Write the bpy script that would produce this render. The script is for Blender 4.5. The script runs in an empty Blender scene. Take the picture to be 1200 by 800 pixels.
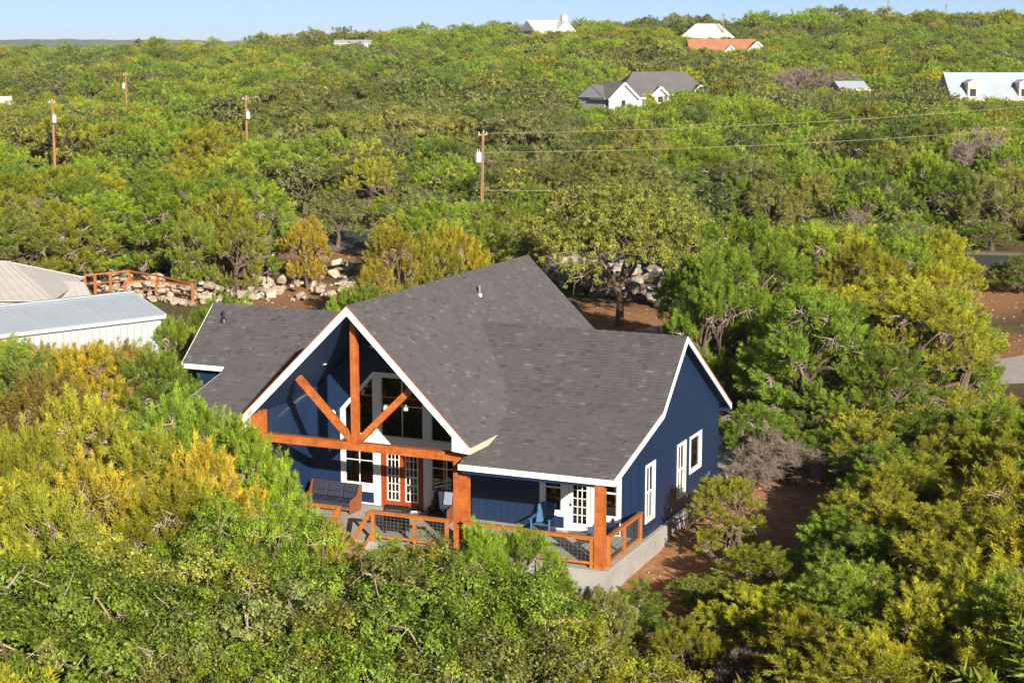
import bpy, bmesh, math, random
import numpy as np
from mathutils import Vector
R = math.radians
random.seed(7)
rng = np.random.default_rng(11)
SC = bpy.context.scene
COL = SC.collection

# ------------------------------------------------------------------ camera
CAM = np.array([29.626, -53.411, 17.716])
YAW, PITCH, ROLL, FPX = 0.40980, 0.16986, 0.00119, 2019.5
cam_data = bpy.data.cameras.new('camera')
cam_data.sensor_width = 36.0
cam_data.lens = FPX / 1200.0 * 36.0
cam_data.clip_start = 0.5
cam_data.clip_end = 30000.0
cam = bpy.data.objects.new('camera', cam_data)
COL.objects.link(cam)
cam.location = CAM
_f = Vector((-math.sin(YAW) * math.cos(PITCH), math.cos(YAW) * math.cos(PITCH), -math.sin(PITCH)))
_r = Vector((math.cos(YAW), math.sin(YAW), 0.0))
_u = _r.cross(_f)
_r2 = _r * math.cos(ROLL) + _u * math.sin(ROLL)
_u2 = _u * math.cos(ROLL) - _r * math.sin(ROLL)
from mathutils import Matrix
cam.matrix_world = Matrix(((_r2.x, _u2.x, -_f.x, CAM[0]), (_r2.y, _u2.y, -_f.y, CAM[1]), (_r2.z, _u2.z, -_f.z, CAM[2]), (0, 0, 0, 1)))
SC.camera = cam

# ------------------------------------------------------------------ sky, sun, exposure
SUN_EL, SUN_AZ = 20.0, 137.0            # degrees; azimuth clockwise from +Y
w = bpy.data.worlds.new('World'); SC.world = w; w.use_nodes = True
nt = w.node_tree
sky = nt.nodes.new('ShaderNodeTexSky'); sky.sky_type = 'NISHITA'; sky.sun_disc = False
sky.sun_elevation = R(SUN_EL); sky.sun_rotation = R(SUN_AZ)
sky.altitude = 300.0; sky.air_density = 0.31; sky.dust_density = 0.5; sky.ozone_density = 1.3
bg = nt.nodes['Background']; bg.inputs['Strength'].default_value = 0.064
nt.links.new(sky.outputs[0], bg.inputs['Color'])
sun_d = bpy.data.lights.new('sun', 'SUN'); sun_d.energy = 5.0; sun_d.angle = R(0.5); sun_d.color = (1.0, 0.90, 0.74)
sun = bpy.data.objects.new('sun', sun_d); COL.objects.link(sun)
_sd = Vector((math.sin(R(SUN_AZ)) * math.cos(R(SUN_EL)), math.cos(R(SUN_AZ)) * math.cos(R(SUN_EL)), math.sin(R(SUN_EL))))
sun.rotation_euler = _sd.to_track_quat('Z', 'Y').to_euler()
sun.location = (60, -60, 60)
SC.view_settings.view_transform = 'Standard'; SC.view_settings.look = 'None'
SC.view_settings.exposure = 1.0; SC.view_settings.gamma = 1.0
SC.cycles.max_bounces = 6; SC.cycles.transparent_max_bounces = 8
SC.cycles.use_denoising = True

# ------------------------------------------------------------------ helpers
FH = np.array([-math.sin(YAW), math.cos(YAW)]); RH = np.array([math.cos(YAW), math.sin(YAW)])
def dl(x, y):                            # depth and lateral offset of a ground point as seen from the photographer's place
    return (x - CAM[0]) * FH[0] + (y - CAM[1]) * FH[1], (x - CAM[0]) * RH[0] + (y - CAM[1]) * RH[1]
def xy(d, l):
    return CAM[0] + d * FH[0] + l * RH[0], CAM[1] + d * FH[1] + l * RH[1]
GD = [-200, 0, 30, 45, 56, 63, 69, 80, 100, 140, 200, 300, 400, 500, 600, 680, 800, 1100, 1700, 2600]
GZ = [-9, -4.5, -2.8, -1.9, -1.15, -.75, -.4, -.28, -.25, .2, 1.5, 5, 9.5, 14, 19, 21, 20.5, 10, -2, -6]
KU = [-.6, -.297, -.21, -.15, -.074, 0, .08, .12, .173, .3, .6]
KV = [.40, .40, .44, .58, .73, .84, 1.0, .95, 1.06, 1.06, 1.0]
def ground(x, y):
    x = np.asarray(x, float); y = np.asarray(y, float)
    d, l = dl(x, y)
    g = np.interp(d, GD, GZ)
    u = l / np.maximum(d, 60)
    k = np.interp(u, KU, KV)
    t = np.clip((d - 180) / 250, 0, 1)
    g = g * (1 - t) + g * k * t
    b = np.clip((d - 170) / 120, 0, 1)
    g = g + b * (.9 * np.sin(x * .031 + 1.3) * np.cos(y * .027) + .6 * np.sin(x * .083 + y * .05))
    # far hills, kilometres away
    far = np.clip((d - 4200) / 2500, 0, 1)
    g = g + far * np.where(u < .05, 1, .5) * (20 + 9 * np.sin(x * .0012) + 9 * np.sin(x * .0041 + 1) + 8 * np.sin(x * .011 + y * .002) + 4 * np.sin(x * .019))
    n = np.clip((110 - d) / 20, 0, 1) * .05
    return g + n * (np.sin(x * 1.7) * np.cos(y * 1.3) + np.sin(x * .6 + y * .9))
def gz(x, y): return float(ground(x, y))
def px_of(P):                            # only used to plan where things stand
    v = np.asarray(P, float) - CAM
    f = np.array(_f); z = v @ f
    return 600 + FPX * (v @ np.array(_r2)) / z, 400 - FPX * (v @ np.array(_u2)) / z
def at_depth(px, py, d):                 # the point at depth d on the line of sight through a photograph pixel
    v = np.array(_f) + np.array(_r2) * (px - 600) / FPX + np.array(_u2) * (400 - py) / FPX
    return CAM + v * d / (v[:2] @ FH)
def on_ground(px, py):
    v = np.array(_f) + np.array(_r2) * (px - 600) / FPX + np.array(_u2) * (400 - py) / FPX
    for t in np.arange(20, 900, .25):
        P = CAM + v * t
        if P[2] < gz(P[0], P[1]): return P
    return P

def tag(o, label=None, cat=None, group=None, kind=None):
    if label: o['label'] = label
    if cat: o['category'] = cat
    if group: o['group'] = group
    if kind: o['kind'] = kind
    return o
def empty(name, loc=(0, 0, 0), rz=0.0, label=None, cat=None, group=None):
    o = bpy.data.objects.new(name, None); COL.objects.link(o)
    o.location = loc; o.rotation_euler = (0, 0, rz); o.empty_display_size = .3
    return tag(o, label, cat, group)
def link(name, me, parent=None, kind=None):
    o = bpy.data.objects.new(name, me); COL.objects.link(o)
    if parent is not None: o.parent = parent
    if kind: o['kind'] = kind
    return o
def copy_tree(o, parent=None):
    c = o.copy(); COL.objects.link(c)
    if parent is not None: c.parent = parent; c.matrix_parent_inverse = o.matrix_parent_inverse
    for ch in o.children: copy_tree(ch, c)
    return c

class MB:
    def __init__(s): s.v = []; s.f = []; s.tone = []
    def add(s, vs, fs, tone=None):
        b = len(s.v); s.v += [tuple(map(float, p)) for p in vs]
        for f in fs: s.f.append(tuple(i + b for i in f)); s.tone.append(1.0 if tone is None else tone)
        return s
    def box(s, x0, x1, y0, y1, z0, z1, tone=None):
        return s.add([(x0, y0, z0), (x1, y0, z0), (x1, y1, z0), (x0, y1, z0), (x0, y0, z1), (x1, y0, z1), (x1, y1, z1), (x0, y1, z1)],
              [(0, 3, 2, 1), (4, 5, 6, 7), (0, 1, 5, 4), (1, 2, 6, 5), (2, 3, 7, 6), (3, 0, 4, 7)], tone)
    def beam(s, p0, p1, wd, ht, up=(0, 0, 1), tone=None):
        p0 = Vector(p0); p1 = Vector(p1); a = (p1 - p0).normalized(); up = Vector(up)
        sd = a.cross(up)
        if sd.length < 1e-4: sd = a.cross(Vector((0, 1, 0)))
        sd.normalize(); u = sd.cross(a)
        vs = []
        for p in (p0, p1):
            for i, j in ((-1, -1), (1, -1), (1, 1), (-1, 1)): vs.append(p + sd * wd / 2 * i + u * ht / 2 * j)
        return s.add(vs, [(0, 3, 2, 1)[::-1], (4, 5, 6, 7)[::-1], (0, 1, 5, 4)[::-1], (1, 2, 6, 5)[::-1], (2, 3, 7, 6)[::-1], (3, 0, 4, 7)[::-1]], tone)
    def tube(s, pts, rad, n=6, cap=True, tone=None):
        pts = [Vector(p) for p in pts]; rings = []
        if not hasattr(rad, '__len__'): rad = [rad] * len(pts)
        for i, p in enumerate(pts):
            a = (pts[min(i + 1, len(pts) - 1)] - pts[max(i - 1, 0)])
            a = a.normalized() if a.length > 1e-6 else Vector((0, 0, 1))
            e = a.cross(Vector((0, 0, 1)) if abs(a.z) < .9 else Vector((1, 0, 0))).normalized(); g = a.cross(e)
            rings.append([p + (e * math.cos(2 * math.pi * k / n) + g * math.sin(2 * math.pi * k / n)) * rad[i] for k in range(n)])
        vs = [q for r_ in rings for q in r_]; fs = []
        for i in range(len(pts) - 1):
            for k in range(n):
                k2 = (k + 1) % n; fs.append((i * n + k, i * n + k2, (i + 1) * n + k2, (i + 1) * n + k))
        if cap: fs += [tuple(range(n))[::-1], tuple((len(pts) - 1) * n + k for k in range(n))]
        return s.add(vs, fs, tone)
    def lathe(s, prof, c=(0, 0, 0), n=16, tone=None):
        vs = []; fs = []
        for (r_, z) in prof:
            for k in range(n): vs.append((c[0] + r_ * math.cos(2 * math.pi * k / n), c[1] + r_ * math.sin(2 * math.pi * k / n), c[2] + z))
        for i in range(len(prof) - 1):
            for k in range(n):
                k2 = (k + 1) % n; fs.append((i * n + k, i * n + k2, (i + 1) * n + k2, (i + 1) * n + k))
        fs += [tuple(range(n))[::-1], tuple((len(prof) - 1) * n + k for k in range(n))]
        return s.add(vs, fs, tone)
    def prism(s, poly, t, tone=None):     # planar 3D polygon (list of points) pushed along vector t
        n = len(poly); t = Vector(t); P = [Vector(p) for p in poly]
        nn = Vector((0, 0, 0))
        for i in range(n): nn += P[i].cross(P[(i + 1) % n])
        if nn.dot(t) < 0: P = P[::-1]
        vs = P + [p + t for p in P]
        fs = [tuple(range(n))[::-1], tuple(range(n, 2 * n))] + [(i, (i + 1) % n, n + (i + 1) % n, n + i) for i in range(n)]
        return s.add(vs, fs, tone)
    def mesh(s, name, mat, smooth=False, bevel=0.0):
        me = bpy.data.meshes.new(name); me.from_pydata(s.v, [], s.f); me.materials.append(mat)
        if any(t != 1.0 for t in s.tone):
            a = me.attributes.new('tone', 'FLOAT', 'FACE'); a.data.foreach_set('value', s.tone)
        if bevel > 0:
            bm = bmesh.new(); bm.from_mesh(me)
            bmesh.ops.remove_doubles(bm, verts=bm.verts, dist=1e-5)
            bmesh.ops.bevel(bm, geom=bm.edges[:], offset=bevel, segments=2, affect='EDGES', profile=.5)
            bm.to_mesh(me); bm.free()
        if smooth:
            me.polygons.foreach_set('use_smooth', [True] * len(me.polygons))
        me.update(); return me
    def build(s, name, mat, parent=None, kind=None, smooth=False, bevel=0.0):
        return link(name, s.mesh(name, mat, smooth, bevel), parent, kind)

# 2D polygon clipping
def area2(p): return .5 * sum(p[i][0] * p[(i + 1) % len(p)][1] - p[(i + 1) % len(p)][0] * p[i][1] for i in range(len(p)))
def ccw(p): return p if area2(p) > 0 else p[::-1]
def half(poly, a, b, keep_left=True):
    out = []; n = len(poly)
    def sd(p):
        v = (b[0] - a[0]) * (p[1] - a[1]) - (b[1] - a[1]) * (p[0] - a[0])
        return v if keep_left else -v
    for i in range(n):
        p, q = poly[i], poly[(i + 1) % n]; sp, sq = sd(p), sd(q)
        if sp >= -1e-9: out.append(p)
        if (sp > 1e-9 and sq < -1e-9) or (sp < -1e-9 and sq > 1e-9):
            t = sp / (sp - sq); out.append((p[0] + t * (q[0] - p[0]), p[1] + t * (q[1] - p[1])))
    return out if len(out) >= 3 and abs(area2(out)) > 1e-5 else []
def clip(poly, conv):
    conv = ccw(conv)
    for i in range(len(conv)):
        poly = half(poly, conv[i], conv[(i + 1) % len(conv)])
        if not poly: return []
    return poly
def subtract(polys, hole):
    hole = ccw(hole); out = []
    for p in polys:
        rest = p
        for i in range(len(hole)):
            o = half(rest, hole[i], hole[(i + 1) % len(hole)], False)
            if o: out.append(o)
            rest = half(rest, hole[i], hole[(i + 1) % len(hole)])
            if not rest: break
    return out

# ------------------------------------------------------------------ materials
def mat(name, col, rough=.7, spec=.3, noise=0.0, nscale=4.0, bump=0.0, bscale=30.0, stretch=(1, 1, 1), metal=0.0, tone=False, col2=None):
    m = bpy.data.materials.new(name); m.use_nodes = True; t = m.node_tree; b = t.nodes['Principled BSDF']
    b.inputs['Roughness'].default_value = rough; b.inputs['Specular IOR Level'].default_value = spec; b.inputs['Metallic'].default_value = metal
    tc = t.nodes.new('ShaderNodeTexCoord'); mp = t.nodes.new('ShaderNodeMapping'); mp.inputs['Scale'].default_value = stretch
    t.links.new(tc.outputs['Object'], mp.inputs['Vector'])
    src = None
    c1 = tuple(col) + (1,)
    if noise > 0 or col2:
        n = t.nodes.new('ShaderNodeTexNoise'); n.inputs['Scale'].default_value = nscale; n.inputs['Detail'].default_value = 6; n.inputs['Roughness'].default_value = .65
        t.links.new(mp.outputs[0], n.inputs['Vector'])
        r_ = t.nodes.new('ShaderNodeValToRGB'); r_.color_ramp.elements[0].position = .3; r_.color_ramp.elements[1].position = .72
        lo = tuple(c * (1 - noise) for c in col); hi = tuple(c * (1 + noise) for c in (col2 or col))
        r_.color_ramp.elements[0].color = lo + (1,); r_.color_ramp.elements[1].color = hi + (1,)
        t.links.new(n.outputs['Fac'], r_.inputs[0]); src = r_.outputs[0]
    if tone:
        at = t.nodes.new('ShaderNodeAttribute'); at.attribute_name = 'tone'
        mx = t.nodes.new('ShaderNodeVectorMath'); mx.operation = 'SCALE'
        if src: t.links.new(src, mx.inputs[0])
        else: mx.inputs[0].default_value = col
        t.links.new(at.outputs['Fac'], mx.inputs['Scale']); src = mx.outputs[0]
    if src: t.links.new(src, b.inputs['Base Color'])
    else: b.inputs['Base Color'].default_value = c1
    if bump > 0:
        n2 = t.nodes.new('ShaderNodeTexNoise'); n2.inputs['Scale'].default_value = bscale; n2.inputs['Detail'].default_value = 5
        t.links.new(mp.outputs[0], n2.inputs['Vector'])
        bp = t.nodes.new('ShaderNodeBump'); bp.inputs['Strength'].default_value = bump; bp.inputs['Distance'].default_value = .02
        t.links.new(n2.outputs['Fac'], bp.inputs['Height']); t.links.new(bp.outputs[0], b.inputs['Normal'])
    return m
def glass_mat(name, tint, refl=1.0):
    m = bpy.data.materials.new(name); m.use_nodes = True; t = m.node_tree; t.nodes.clear()
    o = t.nodes.new('ShaderNodeOutputMaterial'); mx = t.nodes.new('ShaderNodeMixShader'); tr = t.nodes.new('ShaderNodeBsdfTransparent'); gl = t.nodes.new('ShaderNodeBsdfGlossy')
    fr = t.nodes.new('ShaderNodeFresnel'); fr.inputs['IOR'].default_value = 1.55
    mu = t.nodes.new('ShaderNodeMath'); mu.operation = 'MULTIPLY_ADD'; mu.inputs[1].default_value = refl; mu.inputs[2].default_value = .07
    tr.inputs['Color'].default_value = tuple(tint) + (1,); gl.inputs['Roughness'].default_value = .02
    t.links.new(fr.outputs[0], mu.inputs[0]); t.links.new(mu.outputs[0], mx.inputs[0]); t.links.new(tr.outputs[0], mx.inputs[1]); t.links.new(gl.outputs[0], mx.inputs[2]); t.links.new(mx.outputs[0], o.inputs[0])
    return m
M = {}
M['siding'] = mat('blue_siding', (.0095, .025, .068), .42, .45, .10, .8, .05, 60, (6, 6, .6))
M['soffit'] = mat('blue_soffit', (.010, .031, .084), .55, .35, .08, 2)
M['white'] = mat('white_paint', (.78, .78, .77), .45, .4, .03, 3)
M['cream'] = mat('cream_trim', (.55, .48, .37), .6, .3, .05, 3)
M['cedar'] = mat('stained_cedar', (.33, .088, .021), .55, .35, .22, 3, .12, 40, (1, 1, 1), col2=(.40, .115, .028))
M['cedar_rail'] = mat('stained_cedar_rail', (.38, .135, .032), .55, .35, .18, 4, .1, 40)
def grain(m, k=.38):
    t = m.node_tree; b = t.nodes['Principled BSDF']; src = b.inputs['Base Color'].links[0].from_socket; tc = t.nodes.new('ShaderNodeTexCoord'); out = None
    for sc in ((1.2, 26, 26), (26, 26, 1.2)):
        mp = t.nodes.new('ShaderNodeMapping'); mp.inputs['Scale'].default_value = sc; n = t.nodes.new('ShaderNodeTexNoise'); n.inputs['Scale'].default_value = 1.0; n.inputs['Detail'].default_value = 4
        t.links.new(tc.outputs['Object'], mp.inputs[0]); t.links.new(mp.outputs[0], n.inputs['Vector'])
        r_ = t.nodes.new('ShaderNodeMapRange'); r_.inputs[1].default_value = .35; r_.inputs[2].default_value = .62; r_.inputs[3].default_value = 1 - k; r_.inputs[4].default_value = 1.1
        t.links.new(n.outputs['Fac'], r_.inputs[0]); v = t.nodes.new('ShaderNodeVectorMath'); v.operation = 'SCALE'; t.links.new(src, v.inputs[0]); t.links.new(r_.outputs[0], v.inputs['Scale']); src = v.outputs[0]
    t.links.new(src, b.inputs['Base Color'])
grain(M['cedar'], .17); grain(M['cedar_rail'], .15)
M['door_red'] = mat('stained_door_wood', (.30, .05, .011), .5, .4, .15, 5)
M['shingle'] = mat('asphalt_shingle', (.067, .064, .070), .92, .15, .12, 1.2, .35, 90, tone=True)
M['shingle'].node_tree.nodes['Principled BSDF'].inputs['Diffuse Roughness'].default_value = 1.0
M['drip'] = mat('rust_drip_edge', (.36, .10, .03), .6, .3)
M['concrete'] = mat('concrete', (.38, .355, .33), .85, .2, .14, 1.3, .15, 25)
M['found'] = mat('foundation_concrete', (.30, .29, .285), .85, .2, .16, .9, .2, 12)
M['glass'] = glass_mat('window_glass', (.62, .66, .62))
M['navy'] = mat('navy_fabric', (.032, .036, .062), .95, .1, .15, 14, .2, 120)
M['light_fabric'] = mat('grey_blue_fabric', (.20, .22, .28), .95, .1, .1, 14)
M['brown_wood'] = mat('brown_wood', (.20, .065, .025), .6, .3, .25, 6)
M['adir_blue'] = mat('teal_blue_plastic', (.05, .135, .26), .5, .4, .06, 5)
M['adir_navy'] = mat('dark_blue_plastic', (.02, .055, .12), .5, .4, .06, 5)
M['black'] = mat('black_metal', (.018, .018, .02), .45, .5, .1, 8)
M['wire'] = mat('galvanised_wire', (.10, .10, .105), .6, .4)
M['steel'] = mat('grey_steel', (.35, .36, .37), .4, .5, metal=.7)
M['lampwhite'] = mat('lamp_glass', (.85, .83, .78), .4, .4)
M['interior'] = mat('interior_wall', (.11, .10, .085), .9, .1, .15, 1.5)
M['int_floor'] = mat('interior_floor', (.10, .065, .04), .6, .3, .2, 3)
M['int_fabric'] = mat('interior_fabric', (.28, .26, .20), .95, .1, .1, 6)
M['curtain'] = mat('curtain', (.35, .38, .26), .95, .1, .2, 9, stretch=(8, 8, .4))
M['int_wood'] = mat('interior_timber', (.30, .17, .07), .6, .3, .2, 5)
def soil_mat():
    m = bpy.data.materials.new('ground_soil'); m.use_nodes = True; t = m.node_tree; b = t.nodes['Principled BSDF']; b.inputs['Roughness'].default_value = .95; b.inputs['Specular IOR Level'].default_value = .1
    tc = t.nodes.new('ShaderNodeTexCoord')
    def noise(sc, det=8, ro=.65):
        n = t.nodes.new('ShaderNodeTexNoise'); n.inputs['Scale'].default_value = sc; n.inputs['Detail'].default_value = det; n.inputs['Roughness'].default_value = ro
        t.links.new(tc.outputs['Object'], n.inputs['Vector']); return n.outputs['Fac']
    def ramp(src, stops):
        r_ = t.nodes.new('ShaderNodeValToRGB'); e = r_.color_ramp.elements
        while len(e) < len(stops): e.new(.5)
        for k, (p, c) in enumerate(stops): e[k].position = p; e[k].color = tuple(c) + (1,)
        t.links.new(src, r_.inputs[0]); return r_.outputs[0]
    def mix(f, a, b_):
        x = t.nodes.new('ShaderNodeMix'); x.data_type = 'RGBA'; t.links.new(f, x.inputs[0]); t.links.new(a, x.inputs[6]); t.links.new(b_, x.inputs[7]); return x.outputs[2]
    red = ramp(noise(2.2), [(.3, (.22, .10, .05)), (.5, (.34, .165, .08)), (.72, (.42, .26, .15))])
    lit = ramp(noise(5.0), [(.3, (.055, .032, .02)), (.55, (.13, .085, .055)), (.75, (.25, .20, .15))])
    gr = ramp(noise(3.1), [(.35, (.06, .075, .02)), (.6, (.15, .14, .05)), (.8, (.26, .21, .10))])
    at = t.nodes.new('ShaderNodeAttribute'); at.attribute_name = 'soil'
    sp = t.nodes.new('ShaderNodeSeparateColor'); t.links.new(at.outputs['Color'], sp.inputs[0])
    c = mix(ramp(noise(.22), [(.42, (0, 0, 0)), (.6, (1, 1, 1))]), lit, gr)
    c = mix(sp.outputs[0], c, red)
    fo = ramp(noise(.05, 10, .75), [(.35, (.03, .055, .012)), (.55, (.06, .085, .02)), (.7, (.10, .11, .03))])
    c = mix(sp.outputs[1], c, fo)
    t.links.new(c, b.inputs['Base Color'])
    bp = t.nodes.new('ShaderNodeBump'); bp.inputs['Strength'].default_value = .6; bp.inputs['Distance'].default_value = .08
    t.links.new(noise(6.0), bp.inputs['Height']); t.links.new(bp.outputs[0], b.inputs['Normal'])
    return m
M['soil'] = soil_mat()
M['asphalt'] = mat('road_asphalt', (.058, .06, .066), .9, .2, .15, .7, .2, 20)
M['gravel'] = mat('gravel_shoulder', (.21, .185, .15), .95, .1, .25, 3, .5, 12)
M['rock'] = mat('limestone_rock', (.19, .17, .15), .95, .1, .35, 1.6, .6, 7, col2=(.28, .245, .205), tone=True)
M['rock_pale'] = mat('pale_limestone', (.28, .23, .18), .95, .1, .35, 1.6, .6, 7, col2=(.38, .32, .255), tone=True)
M['rust'] = mat('rusty_pipe', (.36, .13, .05), .8, .2, .25, 6)
M['pole'] = mat('pole_timber', (.32, .15, .07), .85, .2, .22, 3, .3, 20, (3, 3, .4))
M['transformer'] = mat('transformer_paint', (.42, .44, .46), .4, .5, .05, 5)
M['cable'] = mat('cable', (.22, .20, .13), .6, .3)
M['galv'] = mat('galvalume_roof', (.40, .46, .53), .42, .5, .06, .6, metal=.15)
M['galv2'] = mat('weathered_metal_roof', (.56, .53, .50), .5, .4, .06, .8)
M['metal_white'] = mat('white_metal_siding', (.37, .40, .44), .45, .4, .04, 1)
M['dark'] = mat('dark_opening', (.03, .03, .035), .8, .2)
M['stone'] = mat('limestone_masonry', (.55, .43, .36), .9, .2, .15, 2)
M['stucco'] = mat('stucco', (.45, .42, .39), .9, .2, .05, 2)
M['greyroof'] = mat('grey_shingle_roof', (.13, .125, .135), .9, .2, .15, .5)
M['tile_red'] = mat('terracotta_roof', (.36, .16, .09), .85, .2, .15, .6)
# ------------------------------------------------------------------ ground
def make_ground():
    ds = np.unique(np.concatenate([np.arange(-260, 0, 40), np.arange(0, 30, 6), np.arange(30, 160, 1.5), np.arange(160, 320, 5), np.arange(320, 800, 14), np.arange(800, 2000, 70), np.arange(2000, 4200, 280), np.arange(4200, 8000, 200), np.arange(8000, 12001, 500)]))
    ls = np.concatenate([-np.geomspace(60, 6000, 90)[::-1], np.arange(-57, 58, 1.7), np.geomspace(60, 6000, 90)])
    D, L = np.meshgrid(ds, ls, indexing='ij')
    X, Y = xy(D, L); Z = ground(X, Y)
    n, m_ = D.shape
    V = np.stack([X, Y, Z], -1).reshape(-1, 3)
    i = np.arange(n - 1)[:, None] * m_ + np.arange(m_ - 1)[None]
    F = np.stack([i, i + 1, i + 1 + m_, i + m_], -1).reshape(-1, 4)[:, ::-1]
    me = bpy.data.meshes.new('ground'); me.from_pydata(V.tolist(), [], F.tolist()); me.materials.append(M['soil'])
    # where the soil is bare (R) and where distant woodland cover takes over (G)
    x, y = V[:, 0], V[:, 1]; d, l = dl(x, y)
    red = np.zeros(len(V))
    def blob(cx, cy, rx, ry, p=1.0):
        q = ((x - cx) / rx) ** 2 + ((y - cy) / ry) ** 2
        return np.clip(1.6 - q * 1.3, 0, 1) * p
    for b_ in ((11.5, 9, 4.0, 12), (10, 22, 5, 9), (8, 72, 9, 12), (-13, 50, 14, 9), (-34, 53, 11, 7, .8), (-43, 76, 14, 7, .8), (0, -3, 14, 3.5, .7), (14, 50, 9, 8, .8)):
        red = np.maximum(red, blob(*b_))
    gr = np.clip((d - 700) / 200, 0, 1)
    a = me.attributes.new('soil', 'FLOAT_COLOR', 'POINT')
    a.data.foreach_set('color', np.stack([red, gr, 0 * red, 1 + 0 * red], -1).ravel())
    me.polygons.foreach_set('use_smooth', [True] * len(me.polygons)); me.update()
    link('ground', me, None, 'structure')
make_ground()

def ribbon(name, pts, width, lift, m, kind='structure', step=1.5):
    P = [np.array(p, float) for p in pts]; Q = []
    # Catmull-Rom through the points
    for i in range(len(P) - 1):
        a, b_, c, d_ = P[max(i - 1, 0)], P[i], P[i + 1], P[min(i + 2, len(P) - 1)]
        k = max(2, int(np.linalg.norm(c - b_) / step))
        for t in np.arange(k) / k:
            Q.append(.5 * (2 * b_ + (c - a) * t + (2 * a - 5 * b_ + 4 * c - d_) * t * t + (3 * b_ - a - 3 * c + d_) * t ** 3))
    Q.append(P[-1]); Q = np.array(Q)
    T = np.gradient(Q, axis=0); T /= np.linalg.norm(T, axis=1)[:, None]; N = np.stack([-T[:, 1], T[:, 0]], 1)
    k = max(3, int(width / 1.2)); vs = []; fs = []
    W = width if hasattr(width, '__len__') else width
    for i in range(len(Q)):
        for s in np.linspace(-.5, .5, k):
            p = Q[i] + N[i] * s * W; vs.append((p[0], p[1], gz(p[0], p[1]) + lift))
    for i in range(len(Q) - 1):
        for j in range(k - 1):
            a = i * k + j; fs.append((a, a + 1, a + k + 1, a + k))
    mb = MB(); mb.add(vs, fs); o = mb.build(name, m, None, kind, smooth=True)
    return Q
ROADPTS = [(95, 100), (60, 96), (30, 94), (9, 91.5), (-8, 84.5), (-22.5, 78.5), (-34, 78.5), (-46, 82.5), (-62, 90), (-90, 104), (-130, 125)]
ribbon('road_shoulder', ROADPTS, 11.5, .05, M['gravel'])
ROADQ = ribbon('road', ROADPTS, 7.0, .075, M['asphalt'])
DRIVEPTS = [(10.5, 84.5), (14, 74), (17.5, 62), (18.5, 52), (17.5, 44), (14, 38), (6, 40), (-2, 46), (-4, 51)]
DRIVEPTS2 = [(30, 66), (24, 56), (19, 48), (15.5, 42), (9, 40.5), (2, 44), (-3.5, 50.5)]
DRIVEQ = ribbon('driveway', DRIVEPTS2, 5.0, .055, M['concrete'])
mb = MB(); 
def slab(name, poly, top, m, thick=.14):
    mb = MB(); mb.prism([(p[0], p[1], top - thick) for p in poly], (0, 0, thick)); return mb.build(name, m, None, 'structure')
slab('concrete_path', [(7.4, 13.75), (9.6, 13.75), (9.9, 21.5), (7.2, 22.5)], -.12, M['concrete'], .5)
slab('parking_pad', [(-6.2, 48.5), (-1.2, 46.8), (1.0, 51.5), (-3.5, 54)], .02, M['concrete'], .5)

# ------------------------------------------------------------------ house
H = empty('house', (0, 0, -1.0), label='navy blue house with steep dark shingle roof, white trim and orange timber truss', cat='house')
HI = Matrix.Translation((0, 0, 1.0))
def P_(o):                                # house parts are modelled in house coordinates (floor at z = 0)
    o.matrix_parent_inverse = HI; return o
def hb(mb, name, m, parent=H, **k):
    o = mb.build(name, m, parent, **k)
    if parent is H: P_(o)
    return o
ZR, SM, HW = 8.55, .977, 4.83
LM, ZW, YR = 16.58, 6.93, 7.90
SF, SP_, SR = .88, .258, .615
YB, ZB = 5.21, 4.563
XG, XL, XLP = 10.19, -10.81, -8.75
YRE = 13.97
def zmain(x): return ZR - SM * abs(x)
def zwing(y):
    if y <= YB: return ZB - SP_ * (YB - y)
    if y <= YR: return ZW - SF * (YR - y)
    return ZW - SR * (y - YR)
# foundation and floor
mb = MB()
for poly in ([(-8.3, -.08), (9.96, -.08), (9.96, 13.65), (-8.3, 13.65)], [(-10.6, 5.3), (-8.3, 5.3), (-8.3, 13.65), (-10.6, 13.65)], [(-4.5, 13.65), (4.5, 13.65), (4.5, 16.4), (-4.5, 16.4)]):
    mb.prism([(x, y, -1.9) for x, y in poly], (0, 0, 1.86))
hb(mb, 'foundation', M['found'])
mb = MB().box(-8.34, 9.99, -.11, 4.25, -.04, 0); hb(mb, 'porch_floor', M['concrete'])
mb = MB().box(9.82, 9.985, 4.25, 13.66, -.04, -.012); hb(mb, 'foundation_ledge', M['concrete'])

class Frame:                             # a wall plane: u along the wall, v up, n outward
    def __init__(s, o, u, n): s.o = Vector(o); s.u = Vector(u); s.n = Vector(n)
    def p(s, u, v, n=0.0): return s.o + s.u * u + Vector((0, 0, v)) + s.n * n
    def box(s, mb, u0, u1, v0, v1, n0, n1):
        mb.prism([s.p(u0, v0, n0), s.p(u1, v0, n0), s.p(u1, v1, n0), s.p(u0, v1, n0)], s.n * (n1 - n0))
    def poly(s, mb, pl, n0, n1): mb.prism([s.p(a, b, n0) for a, b in pl], s.n * (n1 - n0))
def touch(p, q):
    for A, B in ((p, q), (q, p)):
        for i in range(len(A)):
            m0 = ((A[i][0] + A[(i + 1) % len(A)][0]) / 2, (A[i][1] + A[(i + 1) % len(A)][1]) / 2)
            for j in range(len(B)):
                a, b = B[j], B[(j + 1) % len(B)]; L2 = (b[0] - a[0]) ** 2 + (b[1] - a[1]) ** 2
                t = max(0, min(1, ((m0[0] - a[0]) * (b[0] - a[0]) + (m0[1] - a[1]) * (b[1] - a[1])) / max(L2, 1e-12)))
                if (a[0] + t * (b[0] - a[0]) - m0[0]) ** 2 + (a[1] + t * (b[1] - a[1]) - m0[1]) ** 2 < 1e-6: return True
    return False
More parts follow.
